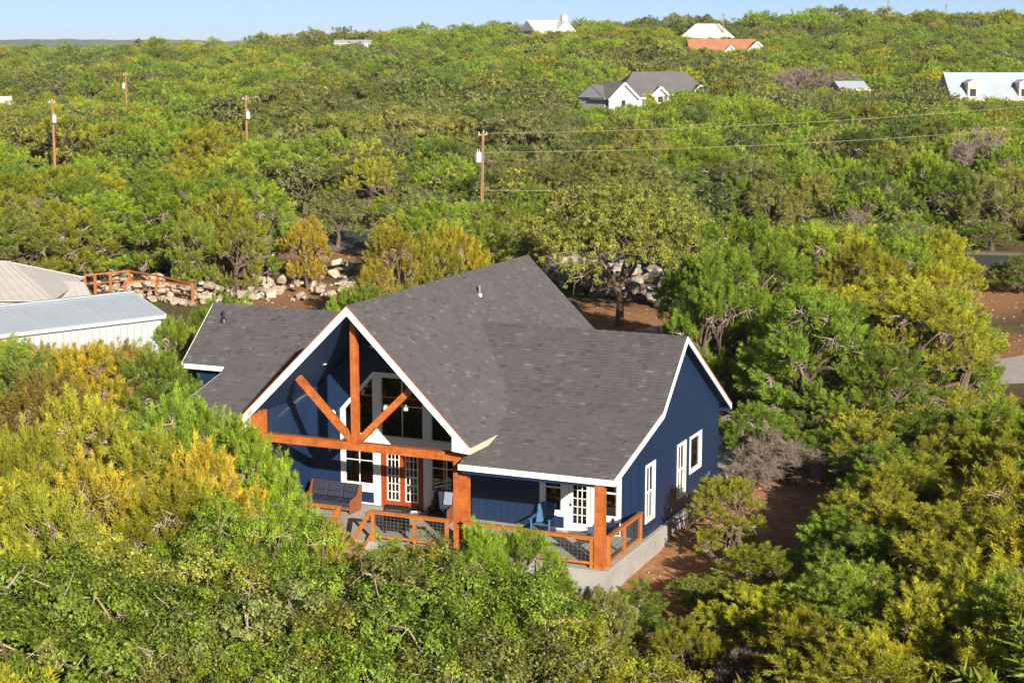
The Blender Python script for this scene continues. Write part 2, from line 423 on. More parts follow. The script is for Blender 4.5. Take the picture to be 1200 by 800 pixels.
def wall(fr, pieces, holes, bw=.305, groove=.016, thick=.14, parent=H, m=None, boards=True):
    m = m or M['siding']
    pl = [ccw(p) for p in pieces]
    for h in holes: pl = subtract(pl, h)
    mb = MB()
    for p in pl: fr.poly(mb, p, -thick, 0)
    wo = hb(mb, 'wall', m, parent)
    if not boards: return wo
    us = [a for p in pieces for a, _ in p]; u = min(us); hi = max(us)
    while u < hi:
        strip = [(u + groove / 2, -50), (u + bw - groove / 2, -50), (u + bw - groove / 2, 50), (u + groove / 2, 50)]
        cs = [c for c in (clip(p, strip) for p in pl) if c]
        while cs:                          # pieces that touch make one board; above and below a window they are two
            grp = [cs.pop()]; grew = True
            while grew:
                grew = False
                for c in cs[:]:
                    if any(touch(c, g) for g in grp): grp.append(c); cs.remove(c); grew = True
            mb = MB()
            for c in grp: fr.poly(mb, c, .0, .013)
            mb.build('siding_board', m, wo)
        u += bw
    return wo
def rect(u0, u1, v0, v1): return [(u0, v0), (u1, v0), (u1, v1), (u0, v1)]
def pane(fr, parent, pl, n=-.05):
    mb = MB(); mb.prism([fr.p(a, b, n) for a, b in pl], fr.n * .006); return mb.build('pane', M['glass'], parent)
def window(fr, u0, u1, v0, v1, tw=.11, sill=.0, rail=None, vbar=None, hbar=None, m=None):
    """trim outside u0..v1 is the outer edge of the casing"""
    m = m or M['white']; mb = MB()
    fr.box(mb, u0, u0 + tw, v0, v1, 0, .035); fr.box(mb, u1 - tw, u1, v0, v1, 0, .035)
    fr.box(mb, u0 + tw, u1 - tw, v1 - tw, v1, 0, .037); fr.box(mb, u0 + tw, u1 - tw, v0, v0 + tw, 0, .037)
    o = hb(mb, 'window', m)
    a, b, c, d = u0 + tw, u1 - tw, v0 + tw, v1 - tw; s = .045
    mb = MB(); fr.box(mb, a, a + s, c, d, -.09, -.005); fr.box(mb, b - s, b, c, d, -.09, -.005); fr.box(mb, a + s, b - s, c, c + s, -.09, -.006); fr.box(mb, a + s, b - s, d - s, d, -.09, -.006)
    if rail: fr.box(mb, a + s, b - s, rail - .03, rail + .03, -.085, -.004)
    mb.build('sash', m, o)
    if vbar or hbar:
        mb = MB()
        for x in (vbar or []): fr.box(mb, x - .014, x + .014, c + s, d - s, -.06, -.02)
        for y in (hbar or []): fr.box(mb, a + s, b - s, y - .014, y + .014, -.058, -.018)
        mb.build('muntin', m, o)
    if rail:
        pane(fr, o, rect(a + s, b - s, c + s, rail - .03), -.06); pane(fr, o, rect(a + s, b - s, rail + .03, d - s), -.045)
    else: pane(fr, o, rect(a + s, b - s, c + s, d - s))
    return o

# --- right gable wall (x = 9.8), u = y
FR = Frame((9.80, 0, 0), (0, 1, 0), (1, 0, 0))
T = .16
pieces = [[(.12, 2.93), (4.2, 2.93), (4.2, zwing(4.2) - T), (.12, zwing(.12) - T)],
          [(4.2, 0), (YB, 0), (YB, zwing(YB) - T), (4.2, zwing(4.2) - T)],
          [(YB, 0), (YR, 0), (YR, ZW - T), (YB, ZB - T)],
          [(YR, 0), (13.55, 0), (13.55, zwing(13.55) - T), (YR, ZW - T)]]
wins = [(4.40, 5.49, .50, 2.70), (8.09, 9.19, .50, 2.68), (9.66, 11.2, 1.15, 2.66)]
holes = [rect(a + .12, b - .12, c + .12, d - .12) for a, b, c, d in wins]
wall(FR, pieces, holes)
window(FR, *wins[0], rail=1.62, vbar=[4.945]); window(FR, *wins[1], rail=1.62, vbar=[8.64]); window(FR, *wins[2])
mb = MB(); FR.box(mb, 4.25, 13.55, 2.86, 2.885, .0, .022); hb(mb, 'siding_flashing', M['siding'])
for y, z in ((9.35, .42), (12.3, .62)):
    mb = MB(); FR.box(mb, y - .05, y + .05, z - .07, z + .07, .013, .05); hb(mb, 'outlet_box', M['steel'])
mb = MB().tube([(9.84, 7.35, .2), (9.84, 7.35, .42)], .03, 8); 
hb(mb, 'vent_pipe', M['steel'])

# --- porch back wall, right part (y = 4.2), u = x
FP = Frame((0, 4.2, 0), (1, 0, 0), (0, -1, 0))
topw = zwing(4.2) - T
doorw = (6.88, 7.78); 
asm = rect(5.74, 8.97, 0, 2.62)
wall(FP, [rect(2.95, 9.80, 0, topw)], [asm])
mb = MB(); FP.box(mb, 9.80, 9.83, .02, 2.9, -.02, .016); hb(mb, 'corner_board', M['siding'])
# casing of door and flanking windows
def french_lites(fr, parent, u0, u1, v0, v1, nc, nr, m, n=.0):
    mb = MB(); b_ = .028
    for i in range(1, nc):
        x = u0 + (u1 - u0) * i / nc; fr.box(mb, x - b_ / 2, x + b_ / 2, v0, v1, n - .03, n + .008)
    for j in range(1, nr):
        y = v0 + (v1 - v0) * j / nr; fr.box(mb, u0, u1, y - b_ / 2, y + b_ / 2, n - .029, n + .01)
    mb.build('muntin', m, parent); pane(fr, parent, rect(u0, u1, v0, v1), n - .02)
for (a, b) in ((5.74, 6.78), (7.93, 8.97)):
    window(FP, a, b, .50, 2.60, tw=.17, rail=1.58)
    mb = MB(); FP.box(mb, a + .06, b - .06, .05, .50, -.03, -.005); pn = hb(mb, 'sill_panel', M['siding'])
    mb = MB(); FP.box(mb, a, a + .06, 0, .5, -.03, .03); FP.box(mb, b - .06, b, 0, .5, -.03, .03); FP.box(mb, a + .06, b - .06, 0, .05, -.03, .028)
    hb(mb, 'trim', M['white'])
mb = MB(); FP.box(mb, 6.78, 6.88, 0, 2.6, -.08, .03); FP.box(mb, 7.78, 7.93, 0, 2.6, -.08, .03); FP.box(mb, 6.88, 7.78, 2.36, 2.6, -.08, .028); hb(mb, 'door_casing', M['white'])
mb = MB(); n0, n1 = -.06, -.015
FP.box(mb, 6.90, 7.06, .02, 2.35, n0, n1); FP.box(mb, 7.60, 7.76, .02, 2.35, n0, n1); FP.box(mb, 7.06, 7.60, .02, .30, n0, n1); FP.box(mb, 7.06, 7.60, 2.2, 2.35, n0, n1)
dr = hb(mb, 'door', M['white'])
french_lites(FP, dr, 7.06, 7.60, .30, 2.2, 3, 6, M['white'], -.02)
mb = MB(); FP.box(mb, 6.95, 7.0, .93, 1.05, -.015, .03); mb.tube([FP.p(6.975, .97, .03), FP.p(7.07, .97, .035)], .012, 6); mb.build('handle', M['black'], dr)
mb = MB(); mb.tube([FP.p(6.975, 1.13, -.015), FP.p(6.975, 1.13, .015)], .028, 10); mb.build('deadbolt', M['black'], dr)
mb = MB(); FP.box(mb, 6.85, 7.8, 0, .02, -.06, .06); hb(mb, 'threshold', M['steel'])
mb = MB()
for x in (2.93,): mb.box(x, x + .02, 4.2, 4.52, 0, topw)
hb(mb, 'wall_return', M['siding'])

# --- central glazed gable wall (y = 4.5)
FC = Frame((0, 4.5, 0), (1, 0, 0), (0, -1, 0)); XC = -.15
def tz(x): return zmain(x) - .26
outer = [(XC - 2.7, 0), (XC + 2.7, 0), (XC + 2.7, 3.72), (XC + 1.24, 5.30), (XC - 1.24, 5.30), (XC - 2.7, 3.72)]
wall(FC, [[(-4.25, 0), (0, 0), (0, tz(0)), (-4.25, tz(4.25))], [(0, 0), (3.2, 0), (3.2, tz(3.2)), (0, tz(0))], [(3.2, 2.9), (4.25, 2.9), (4.25, tz(4.25)), (3.2, tz(3.2))]], [outer])
tr = []
mb = MB(); c = XC
for s in (-1, 1):
    a, b = sorted((c + s * 2.7, c + s * 2.54))
    zo, zi = 3.72, 3.72 + .16 * 1.08
    FC.poly(mb, [(a, 0), (b, 0), (b, zi if s < 0 else zo), (a, zo if s < 0 else zi)], -.06, .04)
    a, b = sorted((c + s * .92, c + s * 1.24)); FC.box(mb, a, b, 0, 5.15, -.06, .045)
    # raked head
    FC.poly(mb, [(c + s * 2.54, 3.72 + .16 * 1.08 - .20), (c + s * 2.54, 3.72 + .16 * 1.08), (c + s * 1.24, 5.30), (c + s * 1.24, 5.10)], -.06, .042)
    a, b = sorted((c + s * 2.54, c + s * 1.24))
    FC.box(mb, a, b, 2.40, 2.78, -.06, .038); FC.box(mb, a, b, .50, .80, -.06, .05); FC.box(mb, a, b, 0, .06, -.06, .03)
FC.box(mb, c - 1.24, c + 1.24, 5.15, 5.30, -.06, .043); FC.box(mb, c - .92, c + .92, 2.45, 2.78, -.06, .04)
trim = hb(mb, 'window_wall_trim', M['white'])
for s in (-1, 1):
    a, b = sorted((c + s * 2.54, c + s * 1.24))
    mb = MB(); FC.box(mb, a, b, .06, .50, -.05, .0); hb(mb, 'sill_panel', M['siding'])
    mb = MB(); v0, v1 = .80, 2.40; q = .04
    FC.box(mb, a, a + q, v0, v1, -.06, .02); FC.box(mb, b - q, b, v0, v1, -.06, .02); FC.box(mb, a + q, b - q, v0, v0 + q, -.06, .018); FC.box(mb, a + q, b - q, v1 - q, v1, -.06, .018)
    wn = hb(mb, 'window', M['white'])
    mb = MB(); m_ = (a + b) / 2; FC.box(mb, m_ - .015, m_ + .015, v0 + q, v1 - q, -.05, -.01); FC.box(mb, a + q, b - q, 1.72, 1.75, -.048, -.008); mb.build('muntin', M['white'], wn)
    pane(FC, wn, rect(a + q, b - q, v0 + q, v1 - q), -.04)
    zo = 3.72 + .16 * 1.08 - .20
    hi, lo = (b, a) if s < 0 else (a, b)
    mb = MB(); FC.box(mb, min(hi, hi + s * .04), max(hi, hi + s * .04), 2.78, 5.08, -.06, .018); FC.box(mb, a, b, 2.78, 2.82, -.058, .016); FC.box(mb, min(lo, lo - s * .04), max(lo, lo - s * .04), 2.82, zo + .02, -.06, .018)
    wn = hb(mb, 'window', M['white'])
    pane(FC, wn, [(lo - s * .04, 2.82), (hi + s * .04, 2.82), (hi + s * .04, 5.06), (lo - s * .04, zo + .03)], -.04)
mb = MB(); FC.box(mb, c - .92, c - .88, 2.78, 5.15, -.06, .02); FC.box(mb, c + .88, c + .92, 2.78, 5.15, -.06, .02); FC.box(mb, c - .88, c + .88, 2.78, 2.82, -.06, .018); FC.box(mb, c - .88, c + .88, 5.11, 5.15, -.06, .018)
wn = hb(mb, 'window', M['white'])
mb = MB(); FC.box(mb, c - .015, c + .015, 2.82, 5.11, -.05, -.01); FC.box(mb, c - .88, c + .88, 4.02, 4.05, -.048, -.008); mb.build('muntin', M['white'], wn)
pane(FC, wn, rect(c - .88, c + .88, 2.82, 5.11), -.04)
# french doors
mb = MB(); FC.box(mb, c - .92, c - .80, 0, 2.45, -.08, .05); FC.box(mb, c + .80, c + .92, 0, 2.45, -.08, .05); FC.box(mb, c - .80, c + .80, 2.37, 2.45, -.08, .048); hb(mb, 'door_casing', M['door_red'])
for s in (-1, 1):
    a, b = sorted((c, c + s * .795)); mb = MB(); n0, n1 = -.06, .0
    FC.box(mb, a + .004, a + .12, .02, 2.36, n0, n1); FC.box(mb, b - .12, b - .004, .02, 2.36, n0, n1); FC.box(mb, a + .12, b - .12, .02, .26, n0, n1); FC.box(mb, a + .12, b - .12, 2.26, 2.36, n0, n1)
    dr = hb(mb, 'french_door', M['door_red'])
    mb = MB(); u0, u1, v0, v1 = a + .12, b - .12, .26, 2.26
    FC.box(mb, u0, u0 + .045, v0, v1, -.04, .012); FC.box(mb, u1 - .045, u1, v0, v1, -.04, .012); FC.box(mb, u0 + .045, u1 - .045, v0, v0 + .045, -.04, .011); FC.box(mb, u0 + .045, u1 - .045, v1 - .045, v1, -.04, .011)
    mb.build('lite_frame', M['white'], dr)
    french_lites(FC, dr, u0 + .045, u1 - .045, v0 + .045, v1 - .045, 3, 6, M['white'], 0)
    mb = MB(); hx = c + s * .06; mb.tube([FC.p(hx, 1.0, 0), FC.p(hx, 1.0, .05), FC.p(hx + s * .09, 1.0, .055)], .012, 6); mb.build('handle', M['black'], dr)

# --- side wall of the central porch (x = -4.25), u = y, facing the porch
FS = Frame((-4.25, 0, 0), (0, 1, 0), (1, 0, 0))
wall(FS, [rect(1.15, 4.5, 0, 4.18)], [])
# --- left part of the front and the left wing
FL = Frame((0, 4.2, 0), (1, 0, 0), (0, -1, 0))
wall(FL, [rect(-8.35, -4.25, 0, topw)], [rect(-7.2, -6.2, .8, 2.4)])
window(FL, -7.3, -6.1, .7, 2.5, rail=1.6)
FW = Frame((0, 5.95, 0), (1, 0, 0), (0, -1, 0))
wall(FW, [rect(-10.45, -8.35, 0, 5.0)], [])
FX = Frame((-10.45, 0, 0), (0, -1, 0), (-1, 0, 0))
wall(FX, [[(-5.95, 0), (-YR, 0), (-YR, ZW - T), (-5.95, zwing(5.95) - T)], [(-YR, 0), (-13.55, 0), (-13.55, zwing(13.55) - T), (-YR, ZW - T)]], [], boards=False)
FY = Frame((-8.35, 0, 0), (0, -1, 0), (-1, 0, 0))
wall(FY, [rect(-5.95, -4.2, 0, topw)], [], boards=False)
# rear walls (plain)
FB = Frame((0, 13.55, 0), (-1, 0, 0), (0, 1, 0))
zb_ = zwing(13.55) - T
wall(FB, [rect(-9.8, -4.25, 0, zb_), rect(4.25, 10.45, 0, zb_)], [], boards=False)
FB2 = Frame((0, 16.25, 0), (-1, 0, 0), (0, 1, 0))
wall(FB2, [[(-4.25, 0), (0, 0), (0, tz(0)), (-4.25, tz(4.25))], [(0, 0), (4.25, 0), (4.25, tz(4.25)), (0, tz(0))]], [], boards=False)
for s in (-1, 1):
    wall(Frame((4.25 * s, 0, 0), (0, 1, 0), (s, 0, 0)), [rect(13.41, 16.25, 0, tz(4.25))], [], boards=False)

# --- interior: floor, partitions, what shows through the glass
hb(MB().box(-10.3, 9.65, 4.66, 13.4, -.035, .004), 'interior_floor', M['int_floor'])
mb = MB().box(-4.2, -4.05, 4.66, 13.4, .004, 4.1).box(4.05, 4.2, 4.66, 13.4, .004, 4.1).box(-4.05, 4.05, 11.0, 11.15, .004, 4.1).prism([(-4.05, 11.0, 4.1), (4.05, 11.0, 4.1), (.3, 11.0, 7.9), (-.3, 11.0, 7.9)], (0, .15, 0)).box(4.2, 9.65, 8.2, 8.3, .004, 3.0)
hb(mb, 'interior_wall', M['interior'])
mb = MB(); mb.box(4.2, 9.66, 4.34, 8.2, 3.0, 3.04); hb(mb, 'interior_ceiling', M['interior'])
mb = MB().beam((1.5, 10.2, .02), (3.6, 7.6, 3.0), .28, .06).beam((1.9, 10.5, .02), (4.0, 7.9, 3.0), .28, .06)
for k in range(8): 
    t = k / 8; mb.beam((1.5 + 2.1 * t, 10.2 - 2.6 * t, .2 + 2.8 * t), (1.9 + 2.1 * t, 10.5 - 2.6 * t, .2 + 2.8 * t), .28, .05)
hb(mb, 'interior_staircase', M['int_wood'])
mb = MB()
for k in range(7): mb.box(-2.62 + .05 * k, -2.58 + .05 * k, 4.72 + .03 * (k % 2), 4.76 + .03 * (k % 2), .05, 2.3)
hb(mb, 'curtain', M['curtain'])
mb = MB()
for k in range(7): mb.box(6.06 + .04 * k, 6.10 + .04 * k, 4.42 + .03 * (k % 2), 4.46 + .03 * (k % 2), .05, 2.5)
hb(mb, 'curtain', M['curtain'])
# --- roof
SH = MB()
SHRNG = random.Random(5)
def roof_plane(poly, e_dir, name='roof', exposure=.145, tab=.24, thick=.14):
    """poly: planar 3D convex polygon; e_dir: direction along the eave"""
    P = [Vector(p) for p in poly]; n = Vector((0, 0, 0))
    for i in range(len(P)): n += P[i].cross(P[(i + 1) % len(P)])
    n.normalize()
    if n.z < 0: n = -n
    e = Vector(e_dir).normalized(); s = n.cross(e)
    if s.z < 0: s = -s
    o = min(P, key=lambda p: p.dot(s))
    mb = MB(); mb.prism([p for p in P], Vector((0, 0, -thick)))
    hb(mb, name, M['soffit'])
    Q = ccw([((p - o).dot(e), (p - o).dot(s)) for p in P])
    u0, u1 = min(q[0] for q in Q), max(q[0] for q in Q); v1 = max(q[1] for q in Q)
    row = 0; v = 0.0
    while v < v1:
        u = u0 - SHRNG.random() * tab
        while u < u1:
            wd = tab * SHRNG.choice((.7, 1, 1, 1.3))
            t = clip([(u + .004, v - .012), (u + wd - .004, v - .012), (u + wd - .004, v + exposure), (u + .004, v + exposure)], Q if v > 0 else [(u0, -.02), (u1, -.02), (u1, v1), (u0, v1)])
            if v == 0: t = clip(t, Q) if t else t
            if t:
                k = SHRNG.random()
                tone = SHRNG.uniform(.90, 1.08) if k < .90 else (SHRNG.uniform(1.2, 1.5) if k < .945 else SHRNG.uniform(.72, .84))
                th = .016 + .008 * SHRNG.random()
                top = [o + e * a + s * b + n * (.004 + th * (1 - (b - v) / (exposure + .012))) for a, b in t]
                bot = [o + e * a + s * b + n * .002 for a, b in t]
                m_ = len(t); nn = Vector((0, 0, 0))
                for i in range(m_): nn += top[i].cross(top[(i + 1) % m_])
                if nn.dot(n) < 0: top = top[::-1]; bot = bot[::-1]
                SH.add(top + bot, [tuple(range(m_))] + [(i, m_ + i, m_ + (i + 1) % m_, (i + 1) % m_) for i in range(m_)], tone)
            u += wd
        v += exposure; row += 1
def W3(x, y): return (x, y, zwing(y))
def M3(x, y): return (x, y, zmain(x))
roof_plane([M3(0, 0), M3(HW, 0), M3(HW, LM), M3(0, LM)], (0, 1, 0))
roof_plane([M3(0, 0), M3(-HW, 0), M3(-HW, LM), M3(0, LM)], (0, 1, 0))
def xv(y): return (ZR - zwing(y)) / SM
roof_plane([W3(4.40, 0), W3(XG, 0), W3(XG, YB), W3(xv(YB) - .1, YB)], (1, 0, 0))
roof_plane([W3(xv(YB) - .1, YB), W3(XG, YB), W3(XG, YR), W3(xv(YR) - .1, YR)], (1, 0, 0))
roof_plane([W3(xv(YR) - .1, YR), W3(XG, YR), W3(XG, YRE), W3(4.5, YRE)], (1, 0, 0))
YLE = 5.45
roof_plane([W3(-4.40, 0), W3(XLP, 0), W3(XLP, YB), W3(-xv(YB) + .1, YB)], (1, 0, 0))
roof_plane([W3(-xv(YB) + .1, YB), W3(XLP, YB), W3(XLP, YR), W3(-xv(YR) + .1, YR)], (1, 0, 0))
roof_plane([W3(XLP, YLE), W3(XL, YLE), W3(XL, YR), W3(XLP, YR)], (1, 0, 0))
roof_plane([W3(-xv(YR) + .1, YR), W3(XL, YR), W3(XL, YRE), W3(-4.5, YRE)], (1, 0, 0))
# ridge caps
def caps(p0, p1, half_w, sl_a, sl_b, axis):
    p0 = Vector(p0); p1 = Vector(p1); L_ = (p1 - p0).length; a = (p1 - p0) / L_; k = int(L_ / .2)
    for i in range(k):
        q = p0 + a * (i * L_ / k); q2 = q + a * (L_ / k + .01); h = .036 + .012 * (i % 2)
        tone = SHRNG.uniform(.82, 1.15)
        sd = Vector((1, 0, 0)) if axis == 'y' else Vector((0, 1, 0))
        up = Vector((0, 0, h))
        l0 = q - sd * half_w - Vector((0, 0, half_w * sl_a)) + up; r0 = q + sd * half_w - Vector((0, 0, half_w * sl_b)) + up
        l1 = q2 - sd * half_w - Vector((0, 0, half_w * sl_a)) + up * .7; r1 = q2 + sd * half_w - Vector((0, 0, half_w * sl_b)) + up * .7
        SH.add([l0, q + up, r0, l1, q2 + up * .7, r1], [(0, 1, 4, 3), (1, 2, 5, 4)], tone)
caps((0, 0, ZR), (0, LM, ZR), .13, SM, SM, 'y')
caps((xv(YR), YR, ZW), (XG, YR, ZW), .13, SF, SR, 'x')
caps((XL, YR, ZW), (-xv(YR), YR, ZW), .13, SF, SR, 'x')
hb(SH, 'shingles', M['shingle'], kind='stuff')

# --- white rake boards, boxed eave ends, fascias
def rake(p0, p1, nrm, dep=.24, th=.045, lift=.0, name='rake_board'):
    """board hung below the roof edge from p0 (low) to p1 (high)"""
    p0 = Vector(p0); p1 = Vector(p1); nrm = Vector(nrm)
    mb = MB(); dn = Vector((0, 0, -dep)); up = Vector((0, 0, lift))
    mb.prism([p0 + up, p1 + up, p1 + dn, p0 + dn], nrm * th); return mb
for s in (-1, 1):
    mb = rake((s * 4.14, .0, zmain(4.14) + .0), (0, 0, ZR + .0), (0, -1, 0), .33)
    mb.prism([(s * HW, 0, zmain(HW)), (s * 4.14, 0, zmain(4.14)), (s * 4.14, 0, 3.66), (s * HW, 0, 3.60)], (0, -.045, 0))
    hb(mb, 'rake_board', M['white'])
    mb = MB(); mb.prism([(s * 4.16, 0, 3.66), (s * HW, 0, 3.60), (s * HW, .5, 3.60), (s * 4.16, .5, 3.66)], (0, 0, .03)); hb(mb, 'eave_return', M['white'])
    # copper-coloured drip edge above
    mb = MB(); mb.beam((s * (HW + .01), -.055, zmain(HW) + .028), (0, -.055, ZR + .035), .03, .022); hb(mb, 'drip_edge', M['drip'])
    mb = MB(); mb.box(*(sorted((s * HW, s * (HW + .035)))), -.04, LM, zmain(HW) - .22, zmain(HW) - .003); hb(mb, 'fascia', M['cream'])
mb = MB()
mb.box(4.37, XG + .04, -.04, 0, zwing(0) - .21, zwing(0) - .004); hb(mb, 'fascia', M['white'])
mb = MB(); mb.box(XLP - .04, -4.37, -.04, 0, zwing(0) - .21, zwing(0) - .004); hb(mb, 'fascia', M['white'])
mb = MB(); mb.box(XL - .04, XLP - .02, YLE - .04, YLE, zwing(YLE) - .2, zwing(YLE) - .004); hb(mb, 'fascia', M['white'])
for (a, b) in (((XG, 0), (XG, YB)), ((XG, YB), (XG, YR)), ((XG, YR), (XG, YRE))):
    lo, hi = sorted((W3(*a), W3(*b)), key=lambda p: p[2])
    hb(rake(lo, hi, (1, 0, 0), .22), 'rake_board', M['white'])
    if a[1] == YR: mb = MB().beam((XG + .055, a[1], ZW + .03), (XG + .055, b[1], zwing(b[1]) + .03), .03, .022); hb(mb, 'drip_edge', M['drip'])
for (a, b) in (((XLP, 0), (XLP, YB)), ((XL, YLE), (XL, YR)), ((XL, YR), (XL, YRE))):
    lo, hi = sorted((W3(*a), W3(*b)), key=lambda p: p[2])
    hb(rake(lo, hi, (-1, 0, 0), .2), 'rake_board', M['white'])
mb = MB(); mb.box(9.80, XG, YRE - .34, YRE, zwing(YRE) - .26, zwing(YRE) - .15); hb(mb, 'eave_return', M['siding'])
# porch soffits
mb = MB(); mb.prism([(4.5, .05, zwing(.05) - .2), (9.78, .05, zwing(.05) - .2), (9.78, 4.18, 2.96), (4.5, 4.18, 2.96)], (0, 0, .03)); hb(mb, 'porch_ceiling', M['soffit'])
# planked sloping ceiling of the truss porch
for s in (-1, 1):
    x = .12
    while x < 4.25:
        x2 = min(x + .235, 4.5)
        mb = MB(); mb.prism([(s * x, .03, zmain(x) - .21), (s * x2, .03, zmain(x2) - .21), (s * x2, 4.46, zmain(x2) - .21), (s * x, 4.46, zmain(x) - .21)], (0, 0, .03))
        hb(mb, 'ceiling_plank', M['soffit']); x += .25
# vent pipes and a soffit light
def vent(px, py, plane):
    v = np.array(_f) + np.array(_r2) * (px - 600) / FPX + np.array(_u2) * (400 - py) / FPX
    for t in np.arange(50, 110, .02):
        q = CAM + v * t
        z = zmain(q[0]) if plane == 'm' else zwing(q[1])
        if q[2] < z: break
    x, y, z = q
    mb = MB().tube([(x, y, z - .1), (x, y, z + .42)], .055, 10).lathe([(.16, -.05), (.12, .09), (.06, .12)], (x, y, z), 12); hb(mb, 'vent_pipe', M['black'] if plane == 'w' else M['steel'])
vent(562, 346, 'm'); vent(262, 376, 'w')
for x, y in ((-2.62, 2.9), (2.4, 2.9)):
    mb = MB().lathe([(.10, -.012), (.10, .0), (.07, .004)], (x, y, zmain(x) - .215), 14); hb(mb, 'soffit_light', M['lampwhite'])
mb = MB().lathe([(.03, 0), (.11, .02), (.12, .12), (.05, .20)], (-3.12, 4.36, 3.46), 14); hb(mb, 'wall_lamp', M['lampwhite'])
mb = MB().box(-3.2, -3.04, 4.42, 4.487, 3.45, 3.7); hb(mb, 'lamp_bracket', M['black'])

# --- timber truss and posts (cedar)
YT0, YT1 = .55, .83
def cb(mb, name, m=None): return hb(mb, name, m or M['cedar'])
cb(MB().box(-4.5, 4.42, YT0, YT1, 3.15, 3.45), 'truss_beam')
cb(MB().box(-.22, .02, YT0 + .02, YT1 - .02, 3.45, zmain(.2) - .2), 'king_post')
for s in (-1, 1):
    a = Vector((-.1 + s * .14, (YT0 + YT1) / 2, 3.50)); b = Vector((-.1 + s * 2.36, (YT0 + YT1) / 2, 5.66))
    cb(MB().beam(a, b, .2, .24, up=(0, 0, 1)), 'brace')
cb(MB().box(-4.52, -4.16, .5, .92, 3.453, 4.20), 'post_head'); cb(MB().box(-4.16, -3.95, .56, .86, 3.455, 4.3), 'post_head')
cb(MB().box(4.10, 4.42, .56, .86, 3.455, 4.05), 'post_head')
cb(MB().box(3.94, 4.24, .48, .9, 0, 3.147), 'porch_post'); cb(MB().box(4.243, 4.44, .52, .86, 0, 3.147), 'porch_post')
cb(MB().box(-4.5, -4.17, .48, .9, 0, 3.147), 'porch_post')
cb(MB().box(9.46, 9.79, .08, .40, 0, zwing(.2) - .2), 'porch_post')
cb(MB().box(-8.2, -7.9, .08, .40, 0, zwing(.2) - .2), 'porch_post')
cb(MB().box(4.46, 9.78, .12, .36, 2.86, zwing(.1) - .19), 'porch_beam', M['siding'])

# --- railings
def railing(name, p0, p1, posts, label, z1=1.12, slope=None, mesh=True):
    o = empty(name, (p0[0], p0[1], 0), label=label, cat='railing')
    inv = Matrix.Translation((-p0[0], -p0[1], 0))
    def part(mb, n, m): q = mb.build(n, m, o); q.matrix_parent_inverse = inv
    a = Vector((p0[0], p0[1], 0)); b = Vector((p1[0], p1[1], 0)); d = (b - a).normalized(); L_ = (b - a).length
    dz = (slope or 0.0)
    def at(t, z): return a + d * t + Vector((0, 0, z + dz * t / L_))
    part(MB().beam(at(-.03, z1 - .02), at(L_ + .03, z1 - .02), .15, .045), 'top_rail', M['cedar_rail'])
    part(MB().beam(at(0, z1 - .09), at(L_, z1 - .09), .045, .09), 'sub_rail', M['cedar_rail'])
    part(MB().beam(at(0, .18), at(L_, .18), .07, .09), 'bottom_rail', M['cedar_rail'])
    for t in posts: part(MB().beam(at(t, 0 - (dz * t / L_ if slope and t > .5 else 0)*0 ), at(t, z1 - .045), .11, .11), 'post', M['cedar_rail'])
    if mesh:
        mb = MB(); k = int(L_ / .15)
        for i in range(1, k): mb.beam(at(i * L_ / k, .22), at(i * L_ / k, z1 - .1), .009, .009, up=(1, 1, 0))
        for j in range(1, 6): z = .22 + (z1 - .32) * j / 6; mb.beam(at(0, z), at(L_, z), .009, .009)
        part(mb, 'wire_mesh', M['wire'])
    return o
railing('railing', (4.50, .14), (9.44, .14), [0.08, 2.65, 4.86], 'long orange porch railing in front of the white single door')
railing('railing', (.80, .14), (3.92, .14), [.06, 1.75, 3.04], 'orange porch railing with wire mesh between steps and thick middle post')
railing('railing', (-4.14, .14), (-.50, .14), [.06, 1.95, 3.58], 'orange porch railing in front of the navy sofa')
railing('railing', (9.86, .42), (9.86, 3.85), [.05, 1.62, 3.36], 'orange side railing at the house corner beside the bare red soil')
railing('stair_railing', (-.50, .08), (-.50, -1.55), [1.5], 'sloping orange stair handrail at the sofa side of the steps', slope=-.9, mesh=False)
railing('stair_railing', (.80, .08), (.80, -1.55), [1.5], 'sloping orange stair handrail at the grill side of the steps', slope=-.9, mesh=False)
st = empty('porch_steps', (.15, -.1, -1.0), label='concrete steps leading down from the porch gap between two railings', cat='steps')
for k in range(5):
    o = MB().box(-.55, .55, -.30 * (k + 1), -.30 * k - .01, -.9, .80 - .2 * k).build('step', M['concrete'], st)

# ------------------------------------------------------------------ porch furniture
def thing(name, loc, rz, label, cat, group=None): return empty(name, loc, rz, label, cat, group)
def cushion(mb, x0, x1, y0, y1, z0, z1): return mb.box(x0, x1, y0, y1, z0, z1)
so = thing('sofa', (-2.62, 3.25, 0), 0, 'navy three-seat sofa with wooden side panels by the left window', 'sofa')
WS = 1.02
for s in (-1, 1):
    MB().prism([(s * WS, -.42, 0), (s * WS, .45, 0), (s * WS, .55, .98), (s * WS, .38, 1.0), (s * WS, .16, .62), (s * WS, -.40, .55)], (s * .06, 0, 0)).build('side_panel', M['brown_wood'], so, bevel=.01)
MB().box(-WS, WS, -.40, .40, .14, .26).build('base_frame', M['brown_wood'], so)
MB().prism([(-WS, .42, .2), (WS, .42, .2), (WS, .54, .96), (-WS, .54, .96)], (0, .03, 0)).build('back_panel', M['brown_wood'], so)
